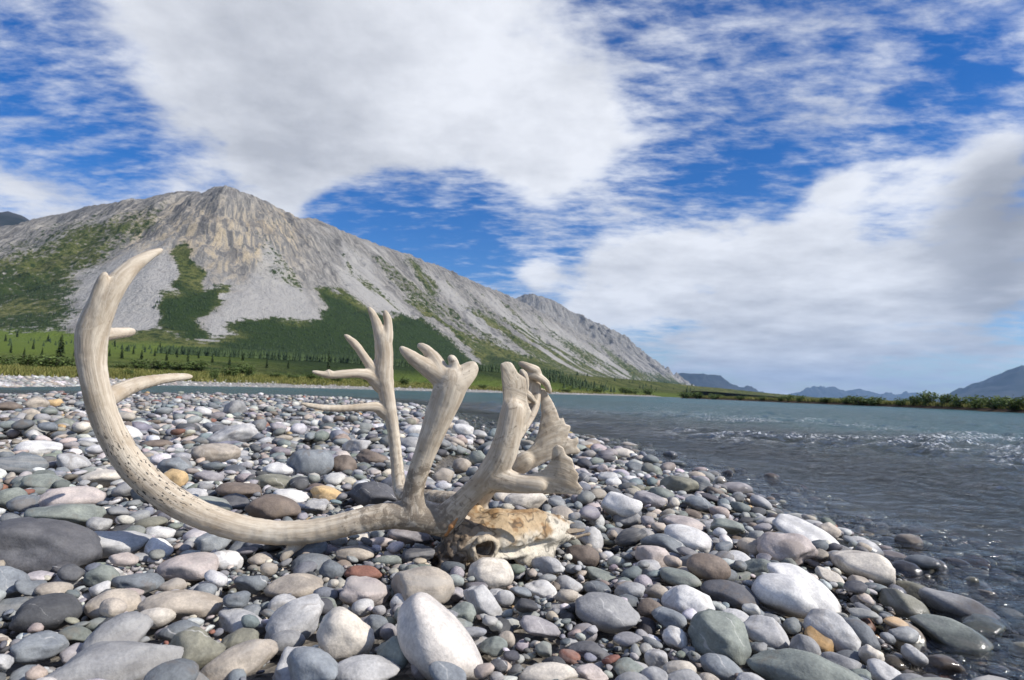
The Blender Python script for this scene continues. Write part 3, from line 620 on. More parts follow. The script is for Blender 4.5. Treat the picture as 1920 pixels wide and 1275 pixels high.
def build_antler(chains, plates, vox):
    segs = []
    for c in chains:
        P = unproj(c[:, 0], c[:, 1], c[:, 2]); r = c[:, 3]*c[:, 2]/FP*(.93 if len(c) > 8 else 1.0)
        n = 4*(len(c)-1)+1; ti = np.linspace(0, len(c)-1, n); k = np.arange(len(c))
        Pi = np.stack([np.interp(ti, k, P[:, j]) for j in range(3)], -1); ri = np.interp(ti, k, r)
        for _ in range(3): Pi[1:-1] = .25*Pi[:-2]+.5*Pi[1:-1]+.25*Pi[2:]
        al = np.concatenate([[0], np.cumsum(np.linalg.norm(np.diff(Pi, axis=0), axis=1))])
        segs.append((Pi, ri, al))
    allp = np.concatenate([s_[0] for s_ in segs]+[unproj(*np.array([(x, y, d0+g[0]*(x-p[0][0])) for x, y in p]).T) for p, d0, g, th in plates])
    Fd = Field(allp.min(0)-.07, allp.max(0)+.07, vox)
    for Pi, ri, al in segs:
        for i in range(len(Pi)-1): Fd.cone(Pi[i], Pi[i+1], ri[i], ri[i+1], .007, F, .82)
    for p, d0, g, th in plates:
        pa = np.array(p); cu, cv_ = pa.mean(0)
        W = unproj(pa[:, 0], pa[:, 1], d0+g[0]*(pa[:, 0]-cu)+g[1]*(pa[:, 1]-cv_))
        sl, G = Fd.box(W.min(0)-.05, W.max(0)+.05)
        sh = G.shape[:3]; u, v, d = proj(G.reshape(-1, 3))
        d2 = -sdpoly(u, v, p)*d0/FP
        cup = .02*(((u-cu)/60)**2)                        # palms are slightly cupped
        wd = np.abs(d-(d0+g[0]*(u-cu)+g[1]*(v-cv_)+cup*.5))-th*(.55+.45*sstep(.0, .03, -d2))
        rr = .004
        sd = np.hypot(np.maximum(d2+rr, 0), np.maximum(wd+rr, 0))-rr+np.minimum(np.maximum(d2+rr, wd+rr), 0)
        Fd.union(sl, sd.reshape(sh), .008)
    V, Fq = Fd.mesh(); V = smooth_mesh(V, Fq, 3)
    # coordinates along the grain from the nearest limb
    PA = np.concatenate([(s_[0][:-1]+s_[0][1:])/2 for s_ in segs]); TA = np.concatenate([np.diff(s_[0], axis=0) for s_ in segs]); TA /= np.linalg.norm(TA, axis=1)[:, None]+1e-9
    AL = np.concatenate([s_[2][:-1] for s_ in segs])
    near = np.empty(len(V), int)
    for a in range(0, len(V), 20000):
        near[a:a+20000] = ((V[a:a+20000, None, :]-PA[None])**2).sum(-1).argmin(1)
    rel = V-PA[near]; ta = TA[near]; along = (rel*ta).sum(1); perp = rel-along[:, None]*ta
    flow = np.stack([AL[near]+along, perp@RT+.3*perp@UP, perp@UP*.8+perp@F], -1)
    V = V+.0010*(fbm(V[:, 0]*60, V[:, 1]*60, V[:, 2]*60, oct=3, seed=77)-.5)[:, None]*2
    u, v, d = proj(V)
    speck = np.clip(sstep(760, 850, v)*sstep(990, 930, v)*sstep(470, 380, u), 0, 1)*.95
    stain = np.exp(-((u-800)**2+(v-955)**2)/70**2)+.8*np.exp(-((u-700)/70)**2)*(v > 940)+.7*np.exp(-(((u-783)/26)**2+((v-900)/40)**2))+.34*(u > 925)*(v < 935)+.15*(u > 740)*(u < 925)
    return V, Fq, dict(flow=flow, speck=speck, stain=np.clip(stain, 0, 1))
sk_base = onplane(900, 1060, .06)
SKULL = empty('caribou_skull', tuple(sk_base)); tag(SKULL, 'weathered caribou skull with large bleached antlers lying on the cobbles', 'skull')
def part(name, V, Fq, mat, attrs, smooth=True):
    o = mesh_obj(name, V-sk_base, Fq, mat, smooth, attrs); o.parent = SKULL; return o
VA, FA, aA = build_antler(ANT_A, PL_A, .0032); oa = part('antler', VA, FA, M_ANTLER, aA); oa['label'] = 'near antler with long beam sweeping left along the stones'
VB, FB, aB = build_antler(ANT_B, PL_B, .0032); ob = part('antler', VB, FB, M_ANTLER, aB); ob['label'] = 'far antler standing upright with five slender points'

# skull: l runs from the back of the head to the nose, s towards the near side, w up
p0 = unproj(846, 1024, 1.655); p1 = unproj(1096, 984, 1.875)
ax_l = p1-p0; LEN = np.linalg.norm(ax_l); ax_l /= LEN
ax_s = np.cross(ax_l, np.array([0, 0, 1.0])); ax_s /= np.linalg.norm(ax_s)
if ax_s[1] > 0: ax_s = -ax_s
ax_w = np.cross(ax_s, ax_l); ax_w = ax_w if ax_w[2] > 0 else -ax_w
rl = math.radians(12); ax_s, ax_w = ax_s*math.cos(rl)-ax_w*math.sin(rl), ax_w*math.cos(rl)+ax_s*math.sin(rl)
KS = LEN/.39
def to_local(P): e = (np.asarray(P)-p0)/KS; return np.array([e@ax_l, e@ax_s, e@ax_w])
Fd = Field((-.075, -.105, -.115), (.425, .105, .125), .0021)
sl, G = Fd.box(Fd.lo, Fd.lo+Fd.n*Fd.v); G = G.astype(np.float32); GL, GS, GW = G[..., 0], G[..., 1], G[..., 2]; AS = np.abs(GS)
def lsl(lo, hi, sym=True):
    a = np.clip(np.floor((np.array(lo)-Fd.lo)/Fd.v).astype(int), 0, Fd.n-1); b = np.clip(np.ceil((np.array(hi)-Fd.lo)/Fd.v).astype(int)+1, 1, Fd.n)
    return tuple(slice(i, j) for i, j in zip(a, b))
def ell(op, l, s_, w_, a, b, c, k=.010):
    m = max(k*2, .012); S_ = lsl((l-a-m, -s_-b-m, w_-c-m), (l+a+m, s_+b+m, w_+c+m))
    x = (AS[S_]-s_)/b; y = (GL[S_]-l)/a; z = (GW[S_]-w_)/c; k0 = np.sqrt(x*x+y*y+z*z); k1 = np.sqrt((x/b)**2+(y/a)**2+(z/c)**2)+1e-9
    op(S_, k0*(k0-1)/k1, k)
def cap(p, q, r0, r1, sx=1.0, k=.010, sym=True):
    P, Qv = np.array(p), np.array(q); d = Qv-P; m = max(r0, r1)/min(sx, 1)+max(k*2, .012); lo = np.minimum(P, Qv)-m; hi = np.maximum(P, Qv)+m
    if sym: lo[1] = -hi[1]
    S_ = lsl(lo, hi); X = np.stack([GL[S_], AS[S_] if sym else GS[S_], GW[S_]], -1)-P; t = np.clip((X@d)/(d@d), 0, 1); X = X-t[..., None]*d; X[..., 1] *= sx
    Fd.union(S_, np.linalg.norm(X, axis=-1)-(r0+(r1-r0)*t), k)
UN, CT = Fd.union, Fd.cut
ell(UN, .045, 0, .008, .062, .056, .048); ell(UN, .115, 0, .028, .075, .060, .036); ell(UN, .0, 0, -.030, .040, .052, .042); ell(UN, -.012, .020, -.058, .018, .015, .017, .006); ell(UN, .03, .034, -.045, .022, .016, .024, .006)
cap((.12, .016, .014), (.305, .008, -.002), .052, .031, .92); cap((.12, .012, .050), (.235, .010, .040), .022, .018); cap((.235, .010, .040), (.335, .008, .012), .018, .010)
cap((.17, .034, -.030), (.262, .028, -.030), .024, .020, 1.2); cap((.26, .022, -.018), (.398, .012, -.020), .013, .006, k=.008); cap((.28, .016, .030), (.405, .014, .004), .008, .005, k=.004); cap((.30, .030, .012), (.34, .026, -.018), .006, .005, k=.005)
cap((.055, .060, -.012), (.18, .050, -.020), .009, .011, k=.008)
for a in np.linspace(0, 2*math.pi, 15)[:-1]:                                       # rim of the eye socket
    b_ = a+2*math.pi/14
    cap((.054+.029*math.cos(a), .066, .016+.026*math.sin(a)), (.054+.029*math.cos(b_), .066, .016+.026*math.sin(b_)), .0082, .0082, k=.003)
ell(CT, .054, .080, .016, .0245, .060, .0215, .003); ell(CT, .365, 0, .004, .072, .027, .026, .003); ell(CT, .354, .034, .004, .056, .034, .0155, .004); ell(CT, .148, .064, -.006, .022, .014, .013, .005); ell(CT, -.045, 0, -.034, .030, .016, .014, .005); ell(CT, .11, 0, -.062, .06, .026, .026); ell(CT, .012, .062, -.012, .020, .013, .011, .005); ell(CT, .215, .062, -.006, .055, .022, .014, .008); ell(CT, .118, .066, .0, .024, .014, .012, .005); ell(CT, -.03, .034, -.012, .012, .010, .009, .004)
ell(CT, .122, 0, -.056, .042, .10, .030, .008); cap((.185, .040, -.040), (.255, .038, -.042), .024, .020, 1.2, k=.006); ell(CT, .345, 0, -.066, .060, .10, .036, .008); ell(CT, .185, 0, .092, .06, .08, .026, .014)
for k in range(5): ell(UN, .186+.0150*k, .032, -.066, .0068, .0072, .011, .003)    # cheek teeth
for bp, sg in ((unproj(842, 978, 1.668), 1), (unproj(893, 948, 1.79), -1)):        # pedicles under the antlers
    q_ = to_local(bp); cap((.058, .030*sg, .030), tuple(q_), .024, .021, sym=False)
band = np.abs(Fd.f) < .012
bp_ = G[band]*70
Fd.f[band] += (.0062*(fbm(bp_[:, 0], bp_[:, 1], bp_[:, 2], oct=3, seed=91)-.5)*(1+1.8*sstep(.07, .0, G[band][:, 0]))).astype(np.float32)
VS, FS = Fd.mesh(); VS = smooth_mesh(VS, FS, 1)
l_, s_, w_ = VS.T.copy(); VS = p0+KS*(l_[:, None]*ax_l+s_[:, None]*ax_s+w_[:, None]*ax_w)
if np.dot(np.cross(ax_l, ax_s), ax_w) < 0: FS = FS[:, ::-1]
nn = fbm(VS[:, 0]*32, VS[:, 1]*32, VS[:, 2]*32, oct=4, seed=95)
white = np.array([.66, .61, .51]); brown = np.array([.30, .185, .085]); tanc = np.array([.47, .35, .21]); dark = np.array([.06, .045, .032])
m_top = sstep(.004, .034, w_+.07*(nn-.5)-.02*sstep(.2, .3, l_)); m_back = sstep(.085, .03, l_+.06*(nn-.5)); m_hole = sstep(.315, .345, l_+.02*(nn-.5))*(np.abs(s_) < .030)
bc = white+(tanc-white)*m_top[:, None]; bc = bc+(brown-bc)*(m_top*sstep(.47, .60, nn))[:, None]
bc = bc+(np.array([.27, .20, .135])-bc)*(m_back*.85)[:, None]; bc = bc+(dark-bc)*(m_back*sstep(.44, .56, nn)*.9)[:, None]; bc = bc+(brown*.5-bc)*(m_hole*.75)[:, None]
rim = np.exp(-((np.hypot(l_-.054, w_-.016)-.030)/.008)**2)*(s_ > .045); inn = (np.hypot(l_-.054, w_-.016) < .024)*(s_ > .0)
bc = bc+(np.array([.60, .52, .40])-bc)*(rim*.85)[:, None]; bc = bc+(np.array([.16, .125, .095])-bc)*(inn*.8)[:, None]
sut = sstep(.030, .008, np.abs(fbm(VS[:, 0]*19+5, VS[:, 1]*19, VS[:, 2]*19, oct=3, seed=98)-.5)); bc = bc*(1-.6*sut)[:, None]
part('cranium', VS, FS, M_BONE, dict(bcol=np.column_stack([bc, np.ones(len(bc))])))
Fh = Field(unproj(852, 985, 1.66)-.06, unproj(852, 985, 1.66)+.06, .0024)
hp = unproj(np.array([836, 846, 856, 868]), np.array([1002, 985, 970, 955]), np.array([1.645, 1.635, 1.635, 1.65]))
for i in range(3): Fh.cone(hp[i], hp[i+1], .006+.003*(i == 1), .009-.002*i, .004)
Vh, Fhh = Fh.mesh(); part('dried_hide_strip', Vh, Fhh, M_HIDE, None)
OBST = np.concatenate([VA, VB, VS])

# ------------------------------------------------------------------ river stones
import time; T0 = time.time()
COL = dict(slate=(.150, .172, .190), bluegrey=(.20, .225, .245), grey=(.265, .262, .258), lightgrey=(.42, .41, .395), white=(.60, .58, .545), pale=(.55, .49, .425), tan=(.40, .325, .235), cream=(.60, .52, .40), greengrey=(.205, .235, .195),
           olive=(.215, .205, .135), dark=(.075, .077, .082), brown=(.19, .135, .095), red=(.27, .115, .075), yellow=(.56, .375, .16), lilac=(.30, .27, .275), pink=(.46, .37, .325), charcoal=(.10, .10, .112), ochre=(.36, .215, .075))
for k_ in COL:
    c_ = np.array(COL[k_]); l__ = c_@np.array([.3, .5, .2]); COL[k_] = tuple((l__+(c_-l__)*(.85 if k_ in ('red', 'yellow', 'ochre') else .62))*1.08)
CWORD = dict(slate='slate blue', bluegrey='blue-grey', grey='mid-grey', lightgrey='pale grey', white='whitish', pale='pale', tan='tan', cream='cream', greengrey='grey-green', olive='olive', dark='blackish', brown='brown', red='red-brown', yellow='yellow', lilac='lilac-grey', pink='pinkish', charcoal='charcoal', ochre='ochre')
MIX = [('slate', 11), ('bluegrey', 16), ('grey', 17), ('lightgrey', 20), ('white', 7), ('tan', 9), ('cream', 6), ('greengrey', 7), ('olive', 2.5), ('dark', 2), ('brown', 3), ('red', .7), ('yellow', .8), ('lilac', 3), ('pink', 3), ('charcoal', 4)]
MN = [m[0] for m in MIX]; MP = np.array([m[1] for m in MIX]); MP = MP/MP.sum()
import bmesh
def ico(n):
    bm = bmesh.new(); bmesh.ops.create_icosphere(bm, subdivisions=n, radius=1.0)
    V = np.array([v.co[:] for v in bm.verts]); Fq = np.array([[v.index for v in f.verts] for f in bm.faces]); bm.free()
    return V/np.linalg.norm(V, axis=1)[:, None], Fq
ICO = {n: ico(n) for n in (1, 2, 3, 4)}
def stone_shape(N, rng, ang=.5):
    """unit river stone over directions N: a worn ball cut by a few soft facets"""
    acc = np.ones(len(N))*1.0
    p = 10+20*ang; s = acc**-p
    for _ in range(rng.integers(4, 10)):
        d = rng.normal(size=3); d /= np.linalg.norm(d); off = rng.uniform(.70-.16*ang+(.14 if ang < .22 else 0), .96)
        c = np.maximum(N@d, 1e-3)/off; s = s+c**p
    r = s**(-1/p)
    sn = rng.uniform(0, 40, 3); r = r*(1+(.06+.12*ang)*(fbm(N[:, 0]*1.9+sn[0], N[:, 1]*1.9+sn[1], N[:, 2]*1.9+sn[2], oct=3, seed=int(rng.integers(0, 999)))-.5)*2)
    ph = rng.uniform(0, 6, 6); r = r*(1+.05*np.sin(2.1*N[:, 0]+ph[0])*np.sin(1.7*N[:, 1]+ph[1])+.035*np.sin(3.3*N[:, 1]+ph[2])*np.sin(2.9*N[:, 2]+ph[3]))
    V = N*r[:, None]; V = V-(V.max(0)+V.min(0))/2
    return V/((V.max(0)-V.min(0))/2)
rl_ = np.random.default_rng(21)
LIB = {n: np.stack([stone_shape(ICO[n][0], np.random.default_rng(500+k), .40+.6*(k % 5)/4) for k in range(48)]) for n in (1, 2, 3)}

class Heap:
    """height map on which stones are dropped, so that they rest on each other"""
    def __init__(s, x0, x1, y0, y1, st):
        s.x0, s.y0, s.st = x0, y0, st; s.xs, s.ys, X, Y = lattice(x0, x1, y0, y1, st)
        s.H = bed(X, Y).astype(np.float32); s.B = s.H.copy(); s.S = np.minimum(sdpoly(X, Y, SHORE), polydist(X, Y, INLET, False)*4-.55).astype(np.float32); s.ceil = np.full(s.H.shape, 9.0, np.float32); s.keep = np.zeros(s.H.shape, bool); s.keep2 = np.zeros(s.H.shape, bool)
    def win(s, x, y, a, b, yaw):
        m = max(a, b); i0 = int((x-m-s.x0)/s.st); i1 = int((x+m-s.x0)/s.st)+2; j0 = int((y-m-s.y0)/s.st); j1 = int((y+m-s.y0)/s.st)+2
        if i0 < 0 or j0 < 0 or i1 > s.H.shape[1] or j1 > s.H.shape[0]: return None
        X = s.xs[i0:i1][None]-x; Y = s.ys[j0:j1][:, None]-y; c, n = math.cos(yaw), math.sin(yaw)
        r2 = ((X*c+Y*n)/a)**2+((-X*n+Y*c)/b)**2
        return (slice(j0, j1), slice(i0, i1)), r2
    def rest(s, x, y, a, b, c, yaw):
        q = s.win(x, y, a, b, yaw)
        if q is None: return None
        sl, r2 = q; m = r2 < .9
        if not m.any(): return None
        if s.keep[sl][m].any(): return None
        lift = np.sqrt(1-r2[m])*c; g = s.H[sl][m]
        z = float(np.quantile(g+lift, .93))
        if (s.ceil[sl][m] < z+.5*c).any(): return None
        return z, sl, m, lift
    def add(s, z, sl, m, lift):
        h = s.H[sl]; h[m] = np.maximum(h[m], z+lift)
    def slope(s, sl):
        h = s.H[sl]
        if min(h.shape) < 3: return 0, 0
        gy, gx = np.gradient(h, s.st); return float(np.clip(gx.mean(), -.45, .45)), float(np.clip(gy.mean(), -.45, .45))
near = Heap(-3.3, 4.6, .55, 4.6, .007)
for P in OBST.reshape(-1, 3)[::3]:
    i, j = int((P[0]-near.x0)/near.st), int((P[1]-near.y0)/near.st)
    if 2 < i < near.H.shape[1]-3 and 2 < j < near.H.shape[0]-3:
        c_ = near.ceil[j-2:j+3, i-2:i+3]; np.minimum(c_, P[2]-.004, out=c_)
far = Heap(-24, 5.5, 4.3, 23, .03)

STONES = []          # dict(pos, abc, R, col, pat, kind)
def rotm(yaw, gx=0, gy=0, lean=None):
    n = np.array([-gx, -gy, 1.0]); n /= np.linalg.norm(n)
    t = np.array([math.cos(yaw), math.sin(yaw), 0]); t = t-n*(t@n); t /= np.linalg.norm(t)
    M = np.stack([t, np.cross(n, t), n], 1)
    if lean is not None: M = lean@M
    return M
def axis_rot(ax, a):
    ax = ax/np.linalg.norm(ax); K = np.array([[0, -ax[2], ax[1]], [ax[2], 0, -ax[0]], [-ax[1], ax[0], 0]])
    return np.eye(3)+math.sin(a)*K+(1-math.cos(a))*(K@K)
# the stones that can be recognised in the photograph: centre, size, lean (clockwise), colour, roughness of outline, which one it is
HERO = """
85 1022 190 100 10 charcoal .85|large charcoal boulder|with a pitted face at the left edge
122 968 126 54 3 greengrey .7|big grey-green block|behind the large charcoal boulder
134 936 108 48 -2 pink .6|pinkish-grey block|left of the rising antler beam
47 946 56 36 0 slate .4|slate oval stone|above the charcoal boulder near the left edge
217 1019 122 50 4 lightgrey .8|pale wedge-shaped stone|right of the large charcoal boulder
300 1001 52 30 0 white .4|round white stone|below the curve of the antler
283 982 56 26 0 olive .3|flat olive pebble|beneath the antler curve
354 1064 106 46 -5 pink .2|smooth pinkish oval stone|below the lowest antler stretch
425 1051 60 38 12 white .5|white mottled stone|touching the smooth pinkish oval
504 1068 32 26 0 tan .2|small tan round stone|under the antler spur
193 1082 60 44 20 greengrey .5|pale green mottled stone|below the charcoal boulder
258 1093 92 44 6 slate .6|flat dark green-grey stone|left of the tan speckled stone
324 1098 48 28 0 tan .4|tan speckled stone|below the smooth pinkish oval
88 1150 110 68 0 dark .2|black oval stone|with pale flecks in the left foreground
340 1137 146 58 5 tan .4|long tan boulder|in the left foreground
294 1157 66 40 -6 cream .2|pale yellow pebble|lying before the long tan boulder
222 1195 115 78 -30 grey .8|grey triangular boulder|with a rusty patch in the left foreground
360 1222 108 84 -20 olive .8|olive triangular stone|near the bottom left
436 1245 164 54 -17 tan .3|long flat tan-green stone|rising to the right at the bottom edge
215 1254 260 56 -3 grey .4|long flat grey slab|along the bottom edge
75 1215 90 54 0 bluegrey .7|blocky blue-grey stone|with a tan vein at lower left
145 1221 56 30 -8 lilac .2|small lilac stone|between the grey triangle and left edge
470 1096 60 40 5 slate .8|angular slate stone|left of the long tan rectangle
552 1099 108 46 -4 tan .6|rectangular tan stone|with a grey cap, below the beam
552 1163 118 76 -25 lightgrey .6|big pale grey boulder|beside the cream boulder with grey patch
538 1203 66 42 0 grey .2|smooth grey oval|leaning on the big pale grey boulder
450 1200 68 42 -8 olive .5|olive-green stone|above the long flat tan-green stone
647 1195 108 88 30 cream .2|cream boulder with grey patch|in the lower middle
513 955 100 54 8 brown .2|large brown-grey oval|above the antler beam
545 932 70 30 5 white .2|smooth white oval stone|above the large brown-grey oval
610 927 56 32 12 yellow .6|yellow-orange stone|near the upright far antler
440 945 60 40 0 charcoal .6|rough charcoal stone|left of the large brown-grey oval
395 950 78 40 8 greengrey .5|flat green-grey stone|inside the antler curve
448 921 82 30 6 brown .3|brown-backed stone|inside the antler curve
527 1133 54 38 -30 lightgrey .3|striped pale stone|under the rectangular tan stone
417 1135 32 46 -20 bluegrey .6|upright blue-grey stone|right of the long tan boulder
383 1112 44 36 0 bluegrey .2|round blue-grey stone|above the long tan boulder
583 1030 62 35 -10 slate .5|slate stone|just under the antler beam
682 1075 70 28 4 red .2|red-brown oval stone|below the antler beam
793 1098 120 76 8 tan .3|round tan boulder with white veins|left of the skull
686 1112 92 58 8 pink .9|rough pinkish-tan block|under the red-brown oval
822 1206 200 112 47 pale .0|biggest pale curved boulder|in the bottom middle
738 1228 74 76 -20 greengrey .5|speckled green stone|against the biggest pale boulder
908 1128 88 50 34 lightgrey .7|pale triangular stone|above a hollow of fine gravel
920 1078 88 62 5 cream .2|rounded yellowish stone with dark top|right below the skull
1013 1107 64 40 8 white .8|white angular stone|right of the yellowish stone below the skull
947 1121 36 30 0 lightgrey .1|small round pale stone|between two pale stones below the skull
1138 1150 124 68 4 grey .5|large grey block|in the lower middle right
1012 1176 80 36 18 lilac .4|long lilac-grey stone|left of the large grey block
868 1150 52 48 20 greengrey .7|grey-green wedge|beside the biggest pale boulder
1028 1060 64 40 10 lightgrey .9|pale pyramid-shaped stone|below the muzzle
1092 1043 64 44 14 brown .3|purple-brown veined stone|right of the muzzle underside
1108 1010 54 44 36 lightgrey .8|pale slab|at the tip of the nose
622 1070 46 40 0 slate .3|dark round stone|left of the red-brown oval
665 1038 72 27 2 tan .3|flat tan stone|beneath the antler beam
785 1041 66 32 -6 charcoal .7|dark slate block|left of the skull base
770 1003 88 40 6 lilac .3|broad lilac-grey stone|under the antler burr
713 1017 50 20 -6 pink .2|thin pinkish pebble|below the antler beam
725 1052 56 20 -4 greengrey .2|thin green stone|above the round veined boulder
750 1128 38 30 0 white .3|small white stone|in front of the veined boulder
680 1140 42 32 0 lightgrey .3|pale stone|below the rough pinkish block
690 1256 124 56 0 lightgrey .4|pale grey boulder|at the bottom edge left of centre
925 1213 54 36 -8 greengrey .7|greenish block|right of the biggest pale boulder
950 1199 34 38 20 tan .2|tan egg-shaped stone|beside the greenish block
1020 1217 34 44 20 greengrey .4|dark green wet stone|in the bottom middle
1068 1231 42 24 12 red .2|small red oval|near the bottom edge
1040 1245 44 30 10 dark .2|black ringed pebble|by the small red oval
935 1250 34 54 10 charcoal .9|angular black and white stone|at the bottom edge
1030 1268 116 34 -4 cream .3|tan boulder top|at the bottom edge centre
1105 1220 80 34 8 charcoal .5|dark stone with pale top|below the large grey block
790 1252 48 50 30 lilac .3|lilac-brown stone|tucked under the biggest pale boulder
704 1173 48 38 20 slate .7|slate wedge|above the speckled green stone
730 1186 36 38 0 lilac .2|small lilac stone|touching the speckled green stone
1120 1105 52 30 8 slate .3|slate blue oval|above the large grey block
1125 1080 62 28 12 greengrey .3|speckled grey-green stone|right of the pyramid-shaped stone
1067 1098 56 34 14 lightgrey .4|pale lumpy stone|below the purple-brown stone
1472 1117 118 74 8 white .1|large smooth white boulder|at the water's edge
1508 1105 148 62 36 white .1|long white boulder|behind the large smooth white one
1475 1030 106 66 8 pink .6|pink granite boulder|near the waterline
1512 1004 124 46 22 white .2|long white stone|behind the pink granite boulder
1617 1060 110 60 10 cream .1|smooth cream boulder|at the water's edge
1368 1114 106 48 8 charcoal .2|dark grey oval boulder|left of the smooth white boulder
1290 1134 96 64 20 white .8|rough white rock|right of the large grey block
1348 1196 112 88 6 greengrey .9|faceted blue-green rock|in the lower right
1440 1187 92 56 14 lightgrey .2|pale grey oval boulder|right of the faceted rock
1562 1185 100 70 20 lightgrey .4|pale grey boulder|beside the ochre stone
1538 1205 64 40 40 ochre .2|curved ochre stone|against a pale grey boulder
1512 1220 60 54 40 grey .2|grey oval|in front of the ochre stone
1806 1147 146 54 18 grey .2|long wet grey stone|lying in the shallows
1780 1193 132 64 8 greengrey .3|dark green spotted stone|wet in the shallows
1697 1138 92 54 30 olive .3|wet olive stone|in the shallows
1728 1116 96 30 14 olive .2|flat olive stone|awash behind the wet olive stone
1697 1068 58 32 0 charcoal .3|wet dark stone|right of the smooth cream boulder
1243 1019 84 34 8 slate .2|flat slate-blue stone|right of the nose
1292 1010 94 44 14 white .3|white two-lobed stone|behind the flat slate-blue stone
1276 1085 76 38 10 greengrey .2|smooth slate-green stone|above the rough white rock
1410 1028 54 36 18 tan .1|tan oval stone|left of the pink granite boulder
1420 1065 56 36 -14 greengrey .5|grey-green stone|below the tan oval
1354 1254 84 46 14 bluegrey .1|smooth blue oval|at the bottom edge right
1578 1250 74 46 10 grey .2|dark round stone|at the bottom edge right
1510 1264 210 44 6 greengrey .4|wide flat grey-green slab|at the bottom edge right
1266 1197 48 44 30 white .6|small bright white stone|left of the faceted rock
1231 1236 46 50 20 lightgrey .2|pale grey egg-shaped stone|below the small bright white stone
1770 1252 70 48 0 brown .2|dark brown wet stone|at the bottom edge far right
1232 1112 46 32 0 tan .2|tan round stone|left of the rough white rock
1556 1083 56 30 28 cream .2|pale oval|between white and cream boulders
1220 1143 50 46 0 brown .6|dark brown block|left of the rough white rock
1225 1045 70 42 14 pink .5|pinkish-white lump|below the flat slate-blue stone
1592 960 86 30 8 olive .3|wet brown stone|standing out in the stream
1503 957 34 20 6 charcoal .4|small dark stone|in the stream left of the wet brown one
1470 1265 50 30 0 lightgrey .3|pale pebble|on the wide flat slab
1274 911 72 38 4 olive .5|olive boulder|at the waterline mid right
1313 911 42 40 20 slate .3|slate stone|beside the olive boulder
1380 918 60 28 0 lilac .4|pinkish brown stone|at the waterline
1165 950 76 50 8 white .2|round white boulder|behind a grey pair
1177 974 56 40 0 grey .3|grey stone|in front of the round white boulder
1214 979 28 32 10 lilac .3|small upright grey stone|right of the grey stone
1217 938 60 30 10 lilac .5|purple stone|right of the round white boulder
1313 944 56 28 8 bluegrey .3|blue-green stone|near the waterline
1300 968 42 22 14 brown .1|red-brown domed stone|near the waterline
1347 904 32 22 -6 cream .2|small cream stone|by the olive boulder
1168 853 44 26 6 cream .2|pale green dome|at the tip of the stony point
1243 927 52 25 10 greengrey .2|smooth green oval|below the olive boulder
1283 983 78 28 10 pink .4|long pinkish lump|below the red-brown dome
985 938 82 40 0 cream .1|broad cream boulder|under the antler shovel
1190 878 40 24 10 slate .5|dark slate stone|on the stony point
1222 882 42 22 12 greengrey .4|mottled green stone|on the stony point
1140 898 40 28 12 lightgrey .6|rough pale stone|right of the antler shovel
1150 905 30 24 14 white .2|white stone|right of the antler shovel
582 871 86 56 -4 bluegrey .2|large blue-grey boulder|left of the upright far antler
645 873 50 50 16 brown .5|brown-grey upright stone|beside the large blue-grey boulder
405 852 86 40 0 tan .3|pale-topped flat boulder|inside the antler curve
437 817 90 42 -6 lightgrey .9|veined angular rock|in the middle distance
327 898 46 42 -10 yellow .6|yellow block|inside the antler curve
328 876 60 40 6 bluegrey .3|blue oval stone|behind the yellow block
527 883 66 30 4 white .8|rough white stone|left of the large blue-grey boulder
72 841 74 30 0 white .2|long white oval|near the left edge
238 815 54 34 10 white .5|white rock|right of the rising beam
293 834 56 19 -4 brown .3|flat brown stone|right of the rising beam
440 766 44 32 -10 grey .9|grey angular rock|on the far side of the bar
105 756 28 17 0 yellow .6|orange stone|at the back of the bar
15 764 44 22 0 brown .4|purple-brown rock|at the left edge of the bar
392 895 54 24 4 lilac .2|smooth lilac oval|inside the antler curve
518 905 88 32 8 olive .3|greenish flat boulder|above the white oval stone
190 897 74 36 -6 cream .4|pale flat boulder|behind the antler beam
40 872 84 42 6 slate .4|dark slate boulder|near the left edge
137 870 58 38 14 lightgrey .4|pale grey stone|left of the rising beam
75 907 82 40 6 greengrey .5|dark green boulder|near the left edge
65 758 44 28 -12 tan .7|tan pointed rock|at the back of the bar
240 844 46 30 6 grey .3|grey rounded stone|touching the rising beam
704 930 102 52 8 charcoal .7|rough dark grey boulder|behind the near antler tine
697 861 60 32 14 brown .7|brown slab|behind the upright far antler
668 838 52 30 0 lightgrey .3|pale boulder|left of the upright far antler
775 808 36 24 0 white .3|white stone|between the two upright antler stems
830 893 40 32 10 tan .5|tan stone|in the small inlet
866 874 36 30 0 tan .3|tan round rock|in the small inlet
898 861 38 32 24 greengrey .6|green-grey slanted rock|in the small inlet
868 808 40 26 6 white .2|white round stone|beside the water behind the antlers
900 816 30 20 0 lightgrey .3|pale stone|on the spit behind the antlers
20 935 50 44 0 greengrey .5|green stone|cut by the left frame edge
"""
REFS = []
